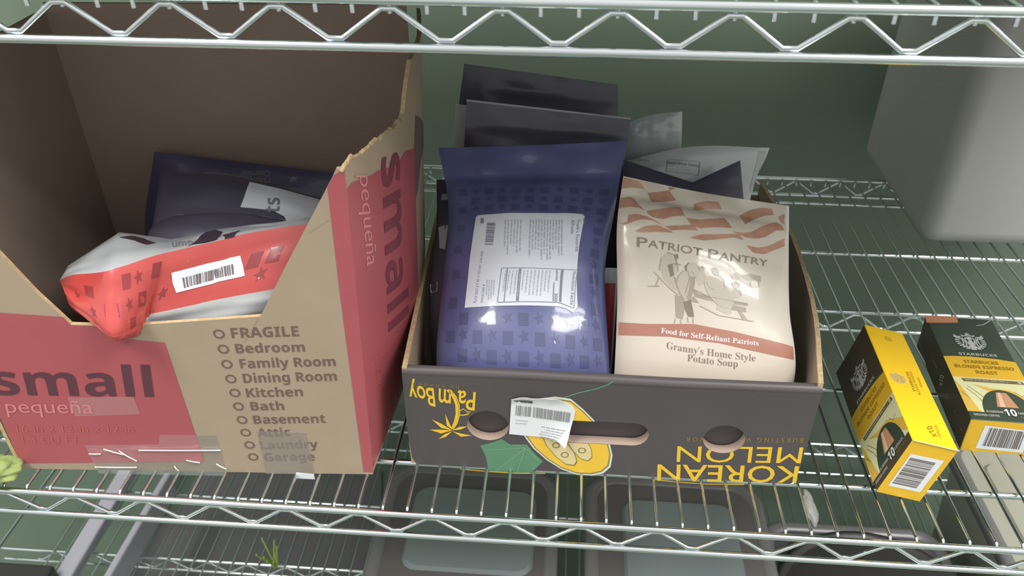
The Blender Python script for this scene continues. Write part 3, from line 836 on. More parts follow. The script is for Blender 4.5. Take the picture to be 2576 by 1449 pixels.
class Raised(Curved):
    def __init__(s, S, d): s.S, s.d, s.su, s.sv = S, d, S.su, S.sv
    def f(s, u, v): return lift(s.S, (u, v), s.d)
R = Raised(S, 0.0009)
slab(mb, R, [lab], 0.0005, 'label_white', 'label_white', 'label_white', 0.008)
L_ = 'label_text'
def bt(s, a, b, c, m=L_, st=None, off=0.0): text(mb, R, s, a, b, c, m, st, off, step=0.012)
bt("Frank's Favorite", (0.79493, 0.66689), (0.80687, 0.55099), (0.81435, 0.66844))
bt('Alfredo', (0.76408, 0.6658), (0.7703, 0.61052), (0.78276, 0.6671))
bt('Nutrition Facts', (0.79742, 0.4887), (0.76888, 0.39522), (0.8139, 0.489), L_, 'sans')
bt('Calories', (0.69751, 0.49328), (0.69288, 0.45511), (0.71128, 0.49389), L_, 'sans')
bt('300', (0.68309, 0.42), (0.67735, 0.39905), (0.70116, 0.4205), L_, 'sans')
bt('NET WT. 18.9 OZ (1 LB 2.9 OZ) 537g', (0.25368, 0.54283), (0.23882, 0.3881), (0.26705, 0.54229))
bt('8 SERVINGS', (0.28256, 0.43687), (0.27774, 0.38886), (0.29544, 0.43596))
lines(mb, R, [(0.52225, 0.65807), (0.53783, 0.4993), (0.742, 0.49991), (0.71991, 0.66324)], 12, 0.0010, 'label_faint', 11)
lines(mb, R, [(0.3727, 0.65681), (0.39221, 0.51338), (0.4997, 0.51029), (0.48347, 0.65755)], 6, 0.0010, 'label_faint', 12)
lines(mb, R, [(0.40341, 0.47825), (0.38681, 0.39597), (0.65086, 0.39863), (0.67311, 0.48541)], 13, 0.0008, 'label_faint', 13)
lines(mb, R, [(0.30066, 0.44962), (0.30154, 0.38938), (0.35427, 0.38929), (0.3558, 0.44904)], 4, 0.0008, 'label_faint', 14)
fr_ = [(0.38881, 0.48742), (0.82332, 0.49465), (0.78917, 0.38767), (0.7024, 0.39759), (0.37268, 0.38938)]
for i in range(5): stroke(mb, R, [fr_[i], mix(fr_[i], fr_[(i + 1) % 5], .5), fr_[(i + 1) % 5]], 0.0006, L_, 0.0005)
for a, b, w in (((0.73437, 0.49269), (0.71171, 0.39966), .0022), ((0.49515, 0.48617), (0.48008, 0.3943), .0024), ((0.68327, 0.4489), (0.6715, 0.39946), .0008), ((0.42197, 0.48672), (0.40896, 0.39032), .0008)):
    stroke(mb, R, [a, mix(a, b, .33), mix(a, b, .66), b], w, L_, 0.0005)
barcode(mb, R, [(0.2689, 0.64919), (0.27314, 0.56356), (0.32454, 0.5625), (0.32172, 0.64571)], L_, 24, 8)
poly(mb, R, [(0.22746, 0.64766), (0.24626, 0.64586), (0.24359, 0.66813), (0.22474, 0.6702)], L_)
poly(mb, R, [(0.83437, 0.65319), (0.84039, 0.65365), (0.83827, 0.67734), (0.83082, 0.67673)], L_)
mb.build('nutrition_label', blue)

S = SURF['cream']
pp = thing('food_pouch', (0.18, 0.1, DECK), 'cream potato soup pouch with brown flag stripes and a drawing of people at a table', 'pouch', BAGS)
mb = MB(); pouch_shell(mb, S, lambda u, v: 'paper_white' if u > 0.985 else 'cream', 40, 60, (), (0.985,))
FL = [
    [(0.0033123, 0.99398), (0.089954, 0.99222), (0.1198, 0.98031), (0.14597, 0.95489), (0.11801, 0.95759), (0.052483, 0.95028), (0.0026354, 0.93599)],
    [(0.16482, 0.93896), (0.22959, 0.95513), (0.29946, 0.97726), (0.32104, 0.95454), (0.3477, 0.9292), (0.27356, 0.90593), (0.20208, 0.88962), (0.18506, 0.91066)],
    [(0.28875, 0.99696), (0.3414, 0.99597), (0.30501, 0.97679)],
    [(-0.0011054, 0.88347), (0.061637, 0.90066), (0.092435, 0.88978), (0.11948, 0.86343), (0.15903, 0.83844), (0.12113, 0.84933), (0.068165, 0.84852), (0.0018144, 0.83278)],
    [(0.16992, 0.83481), (0.23685, 0.85168), (0.30899, 0.87145), (0.37384, 0.88841), (0.39889, 0.83883), (0.33186, 0.82521), (0.27691, 0.80325), (0.20933, 0.8074), (0.18192, 0.82007)],
    [(0.0097552, 0.76175), (0.060479, 0.77246), (0.062666, 0.80464), (0.10901, 0.81531), (0.17792, 0.80644), (0.23146, 0.79037), (0.28358, 0.77051), (0.21056, 0.79171), (0.14261, 0.79064), (0.091698, 0.77478), (0.045977, 0.75798)],
    [(0.45958, 0.92912), (0.52648, 0.95203), (0.59807, 0.95984), (0.6203, 0.92127), (0.54077, 0.91172), (0.46299, 0.88726)],
    [(0.40926, 0.8285), (0.48332, 0.83054), (0.5576, 0.84976), (0.62778, 0.86994), (0.66262, 0.81804), (0.56837, 0.8053), (0.49158, 0.78599), (0.44387, 0.79024)],
    [(0.72601, 0.91023), (0.78938, 0.95185), (0.84939, 0.9707), (0.9023, 0.97124), (0.91238, 0.94164), (0.85906, 0.92888), (0.7954, 0.89471), (0.74366, 0.85748)],
    [(0.93668, 0.932), (0.97335, 0.95716), (0.97299, 0.90247), (0.95579, 0.90844)],
    [(0.66062, 0.79901), (0.71961, 0.80284), (0.77211, 0.81995), (0.85125, 0.87437), (0.92645, 0.90588), (0.95782, 0.89035), (0.96869, 0.86998), (0.9196, 0.86042), (0.845, 0.80844), (0.79794, 0.79108), (0.73772, 0.78447)],
    [(0.10463, 0.73423), (0.16572, 0.76059), (0.24279, 0.773), (0.30407, 0.75668), (0.33416, 0.74621), (0.2338, 0.74171), (0.15664, 0.73223)],
    [(0.28358, 0.77051), (0.36416, 0.78354), (0.44399, 0.79686), (0.47687, 0.7733), (0.3843, 0.76558), (0.32413, 0.75475)],
    [(0.42721, 0.73346), (0.49504, 0.75735), (0.57578, 0.7695), (0.6987, 0.79351), (0.7216, 0.76802), (0.66814, 0.77), (0.5885, 0.74908), (0.50279, 0.73087)],
    [(0.73538, 0.74584), (0.80477, 0.74709), (0.86794, 0.76939), (0.96768, 0.83043), (0.9668, 0.79118), (0.9102, 0.76169), (0.83949, 0.72247), (0.77843, 0.71676)]]
for l in FL: poly(mb, S, l, 'cream_stripe', 0.0003, 0.006)
T_ = 'cream_text'
for s, a, b, c in (('P', (0.11731, 0.67377), (0.18181, 0.67358), (0.1196, 0.71209)), ('ATRIOT', (0.18451, 0.67643), (0.49029, 0.66482), (0.18895, 0.70634)),
                   ('P', (0.52214, 0.66114), (0.57762, 0.65992), (0.52701, 0.69851)), ('ANTRY', (0.57946, 0.65906), (0.85596, 0.66582), (0.5847, 0.69092))):
    text(mb, S, s, a, b, c, T_, None, 0.012, step=0.012)
poly(mb, S, [(0.01009, 0.40354), (0.16688, 0.40391), (0.43446, 0.41452), (0.65068, 0.39665), (0.91836, 0.36427), (0.98171, 0.35607), (0.98389, 0.31166), (0.91572, 0.31943), (0.72802, 0.34066), (0.56967, 0.35835), (0.30309, 0.36924), (0.012831, 0.3621)], 'cream_band', 0.0003, 0.006)
text(mb, S, 'Food for Self-Reliant Patriots', (0.25383, 0.3794), (0.78395, 0.35443), (0.25507, 0.39504), 'white_ink', 'serif', eps=0.0006, step=0.012)
text(mb, S, "Granny's Home Style", (0.28654, 0.3328), (0.76697, 0.30614), (0.28704, 0.35326), 'sketch_dark', 'serif', -0.008, step=0.012)
text(mb, S, 'Potato Soup', (0.40339, 0.3017), (0.67322, 0.28952), (0.40337, 0.32138), 'sketch_dark', 'serif', -0.008, step=0.012)
SL, SM, SD = 'sketch_light', 'sketch_mid', 'sketch_dark'
for l, m, e in (
    ([(0.26272, 0.64262), (0.29806, 0.66348), (0.34241, 0.65534), (0.35503, 0.59803), (0.31401, 0.56754), (0.24794, 0.59508)], SL, .0003),
    ([(0.24855, 0.60392), (0.29345, 0.59945), (0.33653, 0.56888), (0.35178, 0.53189), (0.32372, 0.53034), (0.26879, 0.56497)], SL, .0003),
    ([(0.29472, 0.6173), (0.32322, 0.62273), (0.32887, 0.58232), (0.30875, 0.57416)], SD, .0005),
    ([(0.33397, 0.65472), (0.35402, 0.66187), (0.35872, 0.64909), (0.3408, 0.63302)], SD, .0005),
    ([(0.3369, 0.57584), (0.38304, 0.60165), (0.42718, 0.60462), (0.44493, 0.58256), (0.43484, 0.53992), (0.4121, 0.50424), (0.37897, 0.49899), (0.35151, 0.52161)], SL, .0005),
    ([(0.42404, 0.5983), (0.44602, 0.58263), (0.43758, 0.54007), (0.41862, 0.49932), (0.39669, 0.50345), (0.413, 0.54217)], SM, .0006),
    ([(0.3896, 0.61646), (0.41274, 0.63274), (0.45085, 0.63303), (0.47162, 0.61875), (0.43911, 0.61998), (0.41144, 0.61437), (0.39654, 0.5972)], SD, .0006),
    ([(0.33177, 0.51371), (0.36798, 0.50881), (0.3788, 0.49131), (0.38367, 0.462), (0.37334, 0.42768), (0.33645, 0.43286)], SM, .0006),
    ([(0.3788, 0.49131), (0.4203, 0.50122), (0.43026, 0.46416), (0.43671, 0.43902), (0.40513, 0.43774), (0.38807, 0.4622)], SD, .0006),
    ([(0.42936, 0.53962), (0.46721, 0.52436), (0.52166, 0.51682), (0.63072, 0.51179), (0.73706, 0.50293), (0.73583, 0.49424), (0.63059, 0.49936), (0.51055, 0.50409), (0.4451, 0.51282)], SM, .0004),
    ([(0.5678, 0.50171), (0.64157, 0.49797), (0.64269, 0.45913), (0.62312, 0.45385), (0.56125, 0.4704)], SL, .0004),
    ([(0.64152, 0.49593), (0.7245, 0.48632), (0.72648, 0.46874), (0.68491, 0.47057), (0.64073, 0.47416)], SM, .0004),
    ([(0.67933, 0.4703), (0.70149, 0.4687), (0.73257, 0.43922), (0.70487, 0.43813)], SM, .0004),
    ([(0.53683, 0.62034), (0.55885, 0.62714), (0.57984, 0.61449), (0.58166, 0.59584), (0.56262, 0.59443), (0.54664, 0.60063)], SM, .0006),
    ([(0.51739, 0.55877), (0.55153, 0.58993), (0.58437, 0.59605), (0.60643, 0.58087), (0.60526, 0.54969), (0.55502, 0.54324)], SL, .0005),
    ([(0.46512, 0.60185), (0.48741, 0.61078), (0.50545, 0.59388), (0.50691, 0.56879), (0.46806, 0.55227), (0.45275, 0.57597)], SL, .0004),
    ([(0.46889, 0.61854), (0.48835, 0.62637), (0.50311, 0.6194), (0.4981, 0.60793), (0.47627, 0.60629)], SM, .0006),
    ([(0.64594, 0.57428), (0.67095, 0.58174), (0.6939, 0.57205), (0.68956, 0.5567), (0.659, 0.5529)], SM, .0006),
    ([(0.6366, 0.53704), (0.66728, 0.55268), (0.69326, 0.54951), (0.69842, 0.52965), (0.68887, 0.52191), (0.6418, 0.51943)], SL, .0005),
    ([(0.64434, 0.6064), (0.67749, 0.6183), (0.70495, 0.61179), (0.755, 0.62279), (0.81682, 0.61693), (0.81354, 0.59158), (0.79872, 0.56621), (0.75374, 0.56675), (0.73179, 0.57676), (0.68775, 0.58879), (0.64922, 0.58959)], SL, .0003),
    ([(0.69936, 0.60929), (0.7549, 0.61865), (0.81387, 0.61446), (0.81064, 0.59129), (0.77665, 0.59421), (0.74321, 0.5894), (0.71018, 0.59844)], SM, .0005),
    ([(0.43421, 0.5157), (0.46392, 0.4941), (0.46107, 0.49006), (0.42018, 0.49554)], SM, .0004),
    ([(0.37889, 0.62115), (0.34052, 0.62935), (0.31758, 0.62236), (0.33971, 0.61843)], SM, .0004)):
    poly(mb, S, l, m, e, 0.02)
poly(mb, S, ellipse((0.43564, 0.60881), .0060 / S.su, .0075 / S.sv, 14), SL, .0007)
poly(mb, S, ellipse((0.57653, 0.53378), .016 / S.su, .012 / S.sv, 18, -.5), SL, .0007)
for pts in ([(0.21321, 0.5879), (0.26277, 0.55776), (0.30692, 0.53282), (0.34857, 0.51462)], [(0.32867, 0.57882), (0.34118, 0.54845), (0.36259, 0.51879), (0.38981, 0.49001)], [(0.26272, 0.64262), (0.24892, 0.60926), (0.24794, 0.59508)],
            [(0.29806, 0.66348), (0.34241, 0.65534), (0.35503, 0.59803)], [(0.38304, 0.60165), (0.35393, 0.58037), (0.33852, 0.55173)], [(0.42718, 0.60462), (0.44602, 0.58263), (0.43484, 0.53992)], [(0.24359, 0.57048), (0.22219, 0.54017)],
            [(0.42936, 0.53962), (0.52166, 0.51682), (0.73595, 0.50288)], [(0.58437, 0.59605), (0.60643, 0.58087), (0.60526, 0.54969)], [(0.33368, 0.42872), (0.3271, 0.41267)], [(0.36126, 0.42653), (0.364, 0.41348)], [(0.39966, 0.43649), (0.4049, 0.4183)],
            [(0.42961, 0.43771), (0.4309, 0.41664)], [(0.75422, 0.58634), (0.75374, 0.56675)], [(0.79914, 0.59018), (0.80164, 0.56842)], [(0.66728, 0.55268), (0.69326, 0.54951), (0.69842, 0.52965)], [(0.17596, 0.53527), (0.24494, 0.53901)],
            [(0.46625, 0.48077), (0.57379, 0.44891), (0.76529, 0.43508)], [(0.50691, 0.56879), (0.52247, 0.54844), (0.55502, 0.54324)], [(0.41057, 0.6017), (0.41437, 0.57359), (0.39042, 0.52371)]):
    q = []
    for i in range(len(pts) - 1): q += [pts[i], mix(pts[i], pts[i + 1], .5)]
    stroke(mb, S, q + [pts[-1]], 0.0007, SM, 0.0008)
mb.build('pouch_body', pp)

def plain_pouch(key, m, label, loc, seal=None, extra=None, nu=28, nv=36, group=BAGS, vb=()):
    S = SURF[key]; t = thing('food_pouch', loc, label, 'pouch', group)
    mb = MB(); pouch_shell(mb, S, (lambda u, v: seal if (seal and v > 0.985) else m) if not callable(m) else m, nu, nv, ((0.985,) if seal else ()) + tuple(vb))
    if extra: extra(mb, S)
    mb.build('pouch_body', t); return t
def crease(S, mb, v, m='pouch_seal', u0=.02, u1=.98, w=.0008):
    stroke(mb, S, [(u0 + (u1 - u0) * i / 12, v + .004 * math.sin(i * 1.3)) for i in range(13)], w, m)
plain_pouch('navy_tall', 'pouch_navy', 'dark navy pouch with a pale sealed top edge, directly behind the blue labelled pouch', (0.01, 0.22, DECK), 'pouch_seal')
plain_pouch('navy_back', 'pouch_navy', 'rearmost dark navy pouch, its creased top rising highest in the tray', (0.01, 0.37, DECK))
plain_pouch('edge_white', 'pouch_white', 'pouch showing only a pale strip left of the dark navy pouches', (-0.03, 0.31, DECK))
def nl(mb, S):
    for q in ([(0.091592, 0.87034), (0.27655, 0.87737), (0.2694, 0.80924), (0.080686, 0.80884)], [(0.050819, 0.63357), (0.22278, 0.63909), (0.21555, 0.52257), (0.11377, 0.53262)], [(-0.011258, 0.39676), (0.1329, 0.40398), (0.13164, 0.37123), (0.017169, 0.36409)]):
        poly(mb, S, q, 'pouch_white_fold')
plain_pouch('navy_left', 'pouch_navy', 'dark pouch with small white patches, squeezed against the left wall of the tray', (-0.04, 0.16, DECK), None, nl)
plain_pouch('red_edge', lambda u, v: 'pouch_white' if (v > 0.92 or u > 0.955) else 'pouch_red', 'red pouch with a white border showing between the blue and cream pouches', (0.05, 0.17, DECK), vb=(0.92,))
plain_pouch('navy_fold', 'pouch_navy', 'navy pouch with a folded pointed top corner behind the cream pouch', (0.19, 0.21, DECK))
def wt(mb, S):
    text(mb, S, "Betty's Sweet", (0.053202, 1.0148), (0.22652, 0.92999), (0.05456, 1.0412), 'pouch_grey_text')
    text(mb, S, 'Nutrition Facts', (0.34339, 0.86177), (0.53916, 0.80109), (0.34659, 0.89209), 'pouch_grey_text', 'sans')
    f = [(0.33112, 0.77596), (0.34184, 0.91062), (0.55009, 0.85412), (0.53587, 0.71853)]
    for i in range(4): stroke(mb, S, [f[i], f[(i + 1) % 4]], .0008, 'pouch_grey_text')
    lines(mb, S, [f[0], f[3], mix(f[3], f[2], .55), mix(f[0], f[1], .55)], 3, .0008, 'pouch_grey_text', 3)
    poly(mb, S, [(0.98401, 0.98091), (0.9331, 0.97288), (0.97685, 0.61767), (1.0082, 0.60642)], 'pouch_white_fold')
plain_pouch('white_wide', 'pouch_white', 'wide white pouch with a nutrition panel, right wing sticking out behind the cream pouch', (0.2, 0.3, DECK), None, wt)
plain_pouch('white_short', 'pouch_white', 'small white pouch corner standing up beside the dark navy pouches', (0.13, 0.38, DECK))

# ------------------------------------------------------------------ pouches in the moving carton
CB = 'food pouches lying in the brown carton'
def oat(mb, S):
    text(mb, S, 'Oatmeal', (0.60294, 0.96737), (0.46148, 0.94744), (0.61086, 0.93379), 'pouch_grey_text')
    text(mb, S, 'Maple &', (0.6133, 0.92408), (0.46574, 0.90348), (0.62154, 0.89229), 'pouch_grey_text')
    star(mb, S, (0.72798, 0.9353), .006, 'pouch_grey_text')
plain_pouch('oat', 'pouch_indigo', 'dark blue oatmeal pouch lying at the back of the brown carton', (-0.33, 0.24, DECK), None, oat, group=CB)
S = SURF['navy_label']
t = thing('food_pouch', (-0.32, 0.09, DECK), 'glossy dark navy pouch with a white paper label at its right end', 'pouch', CB)
mb = MB(); pouch_shell(mb, S, lambda u, v: 'pouch_navy', 32, 44); mb.build('pouch_body', t)
mb = MB(); R = Raised(S, 0.0008)
slab(mb, R, [[(0.5566, 0.95544), (0.71493, 0.95169), (0.92889, 0.97833), (0.99394, 0.97526), (1.0228, 0.76556), (0.98493, 0.67726), (0.93719, 0.56423), (0.8392, 0.70487), (0.76703, 0.73698), (0.67045, 0.73416), (0.57452, 0.73136), (0.56739, 0.82604)]], 0.0004, 'label_white', 'label_white', 'label_white', 0.008)
text(mb, R, 'ts', (0.80017, 0.73112), (0.75299, 0.8638), (0.72518, 0.70851), 'label_text', 'sans', ref='t')
mb.build('paper_label', t)
S = SURF['red']
t = thing('food_pouch', (-0.33, 0.06, 0.18), 'red and white pouch with a barcode sticker, its end drooping over the carton front', 'pouch', CB)
def redm(u, v):
    if v > 0.6667: return 'pouch_white'
    if v < 0.3333 and u > 0.45: return 'pouch_white'
    return 'pouch_red'
mb = MB(); pouch_shell(mb, S, redm, 44, 36, (1 / 3, 2 / 3), (.45,))
marks(mb, S, [(0.32345, 0.59849), (0.46712, 0.61814), (0.15819, 0.54347), (0.40602, 0.46923), (0.8581, 0.51939), (0.91805, 0.52875)], [(0.38172, 0.605), (0.1676, 0.39106), (0.33311, 0.46226), (0.54212, 0.44845), (0.89673, 0.42868), (0.084198, 0.45794)], 0.0095, 'pouch_red_mark', .0050)
marks(mb, S, [(0.25004, 0.45186), (0.35095, 0.34054)], [(0.15552, 0.18645)], 0.0085, 'pouch_red_mark', .0045)
for l in ([(0.6, 0.68333), (0.65, 1), (0.70377, 0.83427), (0.69104, 0.66832), (0.64147, 0.66748)], [(0.70633, 0.76779), (0.77065, 0.77163), (0.75863, 0.66632), (0.72159, 0.66653)], [(0.26143, 0.91895), (0.32421, 0.94093), (0.37428, 0.93881), (0.44355, 0.84097), (0.40337, 0.83236), (0.34001, 0.88885)]):
    poly(mb, S, l, 'pouch_black_print', .0004)
text(mb, S, 'ump', (0.52874, 0.72395), (0.60685, 0.66946), (0.51739, 0.84546), 'pouch_grey_text', ref='x')
mb.build('pouch_body', t)
mb = MB(); R = Raised(S, 0.0008)
slab(mb, R, [[(0.60338, 0.43212), (0.56707, 0.50682), (0.54819, 0.57157), (0.67939, 0.57251), (0.80271, 0.56707), (0.82748, 0.50277), (0.8491, 0.43781), (0.74256, 0.43435)]], 0.0004, 'label_white', 'label_white', 'label_white', 0.006)
barcode(mb, R, [(0.62998, 0.45084), (0.81115, 0.46081), (0.79138, 0.52549), (0.60167, 0.52199)], 'pod_barcode', 30, 5)
mb.build('barcode_sticker', t)

# ------------------------------------------------------------------ coffee capsule cartons
def loc2w(o, A):
    return lambda p: Vector(vadd(o, vadd(vmul(A[0], p[0]), vadd(vmul(A[1], p[1]), vmul(A[2], p[2])))))
K = dict(bt=(-0.016901, 0.57044), bb=(0.0021793, 0.37519), cb=(-0.00186, 0.067758), logo=(0.49338, 0.73779), st0=(0.076393, 0.36355), st1=(0.095215, 0.3349))
def emblem(mb, S, c, r, m, e=0.0005):
    """round seal: crowned long-haired figure between two striped tails"""
    P = lambda x, y: (c[0] + x * r / S.su, c[1] + y * r / S.sv)
    for s in (-1, 1):
        for k in range(7):
            a = math.radians(150 + k * 15)
            b = a + math.radians(8.5)
            q = [(math.cos(a) * .70, math.sin(a) * .66), (math.cos(a), math.sin(a) * .96), (math.cos(b), math.sin(b) * .96), (math.cos(b) * .70, math.sin(b) * .66)]
            poly(mb, S, [P(s * x, y) for x, y in q], m, e)
        poly(mb, S, [P(s * x, y) for x, y in ((-.92, .80), (-.74, .58), (-.46, .60), (-.62, .40), (-1.0, .46))], m, e)
        for k in range(3):
            x0 = .24 + .15 * k
            q = [P(s * (x0 + .06 * math.sin(t * 1.5 + k)), .46 - t * .27 + .0) for t in range(6 - (k == 2))]
            stroke(mb, S, q, r * .085, m, e)
    star(mb, S, P(0, .86), r * .20, m, e, 0.0)
    poly(mb, S, [P(x, y) for x, y in ((-.42, .56), (-.46, .80), (-.26, .68), (-.14, .78), (0, .68), (.14, .78), (.26, .68), (.46, .80), (.42, .56), (0, .63))], m, e)
    poly(mb, S, [P(.19 * math.cos(t), .36 + .20 * math.sin(t)) for t in [k * math.pi / 9 for k in range(18)]], m, e)
    poly(mb, S, [P(x, y) for x, y in ((-.10, .14), (.10, .14), (.18, -.1), (.22, -.45), (.16, -.95), (-.16, -.95), (-.22, -.45), (-.18, -.1))], m, e)
def pod_face(mb, S):
    bt, bb, cb = K['bt'][1], K['bb'][1], K['cb'][1]
    poly(mb, S, [(0, bb), (1, bb), (1, bt - .02), (.75, bt + .0), (.4, bt + .012), (.15, bt + .008), (0, bt)], 'pod_band')
    poly(mb, S, [(0.0, cb), (1, cb), (1, bb), (0, bb)], 'pod_cream')
    poly(mb, S, [(.22, bb - .06), (.45, bb - .09), (.7, bb - .10), (1, bb - .20), (1, bb - .30), (.75, bb - .20), (.5, bb - .15)], 'pod_swirl', .0004)
    poly(mb, S, [(0, cb + .20), (.10, cb + .13), (.18, cb), (0, cb)], 'pod_swirl', .0004)
    poly(mb, S, [(0, cb + .28), (.06, cb + .22), (.12, cb + .10), (0.03, cb + .16)], 'pod_gold', .0004)
    for q in ([(.15, bb - .08), (.25, bb - .14), (.34, bb - .2)], [(.12, bb - .1), (.22, bb - .17), (.28, bb - .24)], [(.75, bb - .11), (.82, bb - .15), (.9, bb - .13)]):
        stroke(mb, S, q, .0006, 'pod_strip', .0005)
    poly(mb, S, [(.11, K['st0'][1]), (.93, K['st0'][1]), (.96, K['st1'][1]), (.13, K['st1'][1])], 'pod_strip', .0005)
    lines(mb, S, [(.16, K['st1'][1]), (.82, K['st1'][1]), (.80, K['st0'][1]), (.15, K['st0'][1])], 1, .0010, 'pod_text', 2, .0007)
    disc(mb, S, (.89, (K['st0'][1] + K['st1'][1]) / 2), .0020, 'pod_text', .0007)
    poly(mb, S, ellipse((.56, cb), .34, bb - cb - .105, 24, 0, 0, math.pi), 'pod_green', .0006)
    top = cb + (bb - cb - .105) * .88
    poly(mb, S, [(.42, cb + .05), (.70, cb + .05), (.63, top), (.49, top)], 'pod_copper', .0008)
    poly(mb, S, [(.46, cb + .05), (.53, cb + .05), (.55, top), (.51, top)], 'pod_copper_light', .0009)
    text(mb, S, '10', (.48, cb - .022), (.63, cb - .022), (.48, cb + .034), 'white_ink', 'sans', eps=.0010)
    text(mb, S, 'ALUMINIUM', (.24, cb - .004), (.46, cb - .004), (.24, cb + .014), 'pod_text', 'sans', eps=.0010)
    text(mb, S, 'CAPSULES', (.65, cb - .004), (.86, cb - .004), (.65, cb + .014), 'pod_text', 'sans', eps=.0010)
    text(mb, S, 'GROUND COFFEE', (.06, .032), (.39, .032), (.06, .050), 'pod_text', 'sans', eps=.0006)
    text(mb, S, 'NET WT', (.66, .030), (.9, .030), (.66, .050), 'pod_strip', 'sans', eps=.0006)
    emblem(mb, S, (.5, K['logo'][1]), .0172, 'pod_silver')
    text(mb, S, 'STARBUCKS', (.24, bt + .022), (.78, bt + .022), (.24, bt + .046), 'pod_silver', 'sans', eps=.0006)
    for s, a, b, y in (('STARBUCKS', .26, .74, .80), ('BLONDE ESPRESSO', .10, .92, .55), ('ROAST', .36, .66, .29)):
        v = bb + (bt - bb) * (y - .09)
        text(mb, S, s, (a, v), (b, v), (a, v + .030), 'pod_olive', 'sans', eps=.0007)
podA = thing('coffee_box', (0.39, 0.15, DECK), 'narrow coffee capsule carton on edge, bright yellow side up, leaning right', 'box', 'coffee capsule cartons')
mb = MB()
def ma(n):
    if n.z > .7: return 'pod_yellow'
    if n.y < -.7: return 'pod_band'
    return 'pod_brown' if n.x < -.7 else 'pod_green'
rbox(mb, (0, 0, 0), (PT, PL, PW), .0008, 'pod_brown', 1, loc2w(PAo, PA), ma)
pod_face(mb, SURF['a_logo'])
S = SURF['a_top']
disc(mb, S, (0.3002, 0.51298), .0088, 'pod_silver', aspect=1.0)
emblem(mb, S, (0.3002, 0.51298), .0080, 'pod_gold', .0006)
text(mb, S, 'STARBUCKS', (0.61359, 0.43061), (0.63839, 0.60157), (0.54126, 0.4179), 'pod_olive', 'sans')
text(mb, S, 'BLONDE ESPRESSO', (0.70102, 0.41125), (0.73011, 0.61304), (0.63916, 0.3995), 'pod_olive')
text(mb, S, 'ROAST', (0.84693, 0.48724), (0.86542, 0.57517), (0.78388, 0.47516), 'pod_olive')
text(mb, S, 'x10', (0.63009, 0.072538), (0.60781, 0.15391), (0.48966, 0.052932), 'pod_olive', 'sans')
text(mb, S, 'CAPSULES', (0.7246, 0.071094), (0.73687, 0.17014), (0.65672, 0.060027), 'pod_olive')
ring(mb, S, (0.49525, 0.89554), .0034, .0040, 'pod_olive', n=16)
ring(mb, S, (0.49525, 0.89554), .0014, .0018, 'pod_olive', n=12)
S = SURF['a_end']
q = [(0.13741, 0.16371), (0.85252, 0.17349), (0.86396, 0.78845), (0.13703, 0.77909)]
poly(mb, S, q, 'paper_white')
barcode(mb, S, [quad_pt(q, .06, .10), quad_pt(q, .06, .90), quad_pt(q, .82, .90), quad_pt(q, .82, .10)], 'pod_barcode', 30, 9)
mb.build('carton', podA)
mb = MB(); a, b = SURF['a_top'].f(0, 0), SURF['a_top'].f(1, 0)
tube(mb, [vadd(a, (0, -.0006, .0004)), vadd(b, (0, -.0006, .0004))], .0006, 'pod_cream', 6); mb.build('flap_edge', podA)

podB = thing('coffee_box', (0.52, 0.22, DECK), 'coffee capsule carton lying flat, dark green face up, with an orange tab', 'box', 'coffee capsule cartons')
mb = MB()
def mb_(n):
    if n.z > .7: return 'pod_green'
    if n.y < -.7: return 'pod_band'
    return 'pod_brown' if n.x < -.7 else 'pod_green'
rbox(mb, (0, 0, 0), (PW, PL, PT), .0008, 'pod_green', 1, loc2w(PBo, PB), mb_)
pod_face(mb, SURF['b_logo'])
S = SURF['b_side']
text(mb, S, 'x10', (0.5407, 0.38708), (0.52765, 0.68217), (0.48318, 0.23999), 'pod_text')
stroke(mb, S, [(0.29886, 0.47309), (0.40496, 0.50458)], .0006, 'pod_text')
for a, b in (((0.63586, 0.39449), (0.65998, 0.4024)), ((0.92324, 0.43671), (0.95228, 0.4465)), ((0.78683, 0.43638), (0.79715, 0.50039))):
    stroke(mb, S, [a, b], .0006, 'pod_text')
S = SURF['b_end']
q = [(0.18508, 0.11507), (0.80878, 0.078007), (0.79091, 0.77265), (0.20091, 0.84258)]
poly(mb, S, q, 'paper_white')
barcode(mb, S, [quad_pt(q, .12, .14), quad_pt(q, .9, .14), quad_pt(q, .9, .94), quad_pt(q, .12, .94)], 'pod_barcode', 30, 10)
S = SURF['b_logo']
stroke(mb, S, [(0.71187, 0.91697), (0.83069, 0.93488), (0.9112, 0.96451), (0.97671, 0.98928)], .0010, 'pod_silver')
mb.build('carton', podB)
mb = MB()
slab(mb, S, [[(-0.027703, 0.92249), (0.45664, 0.94189), (0.47168, 1.0095), (-0.012049, 0.99939)]], -.0008, 'orange_tab', 'orange_tab', 'orange_tab')
mb.build('orange_tab', podB)

# ------------------------------------------------------------------ foam cooler
mb = MB()
def taper(p):
    k = 1.0 + 0.02 * (p.z / 0.46)
    return Vector((0.585 + (p.x) * k, 0.572 + p.y, DECK + p.z))
rbox(mb, (0, 0, 0), (0.42, 0.335, 0.455), 0.028, 'foam_white', 5, taper)
c = top_mesh(mb, 'foam_cooler', (0.79, 0.74, DECK), 'tall white polystyrene foam box standing at the right end of the shelf', 'cooler')
bm = bmesh.new(); bm.from_mesh(c.data); bmesh.ops.remove_doubles(bm, verts=bm.verts[:], dist=1e-5)
for f in bm.faces: f.smooth = True
bm.to_mesh(c.data); bm.free()

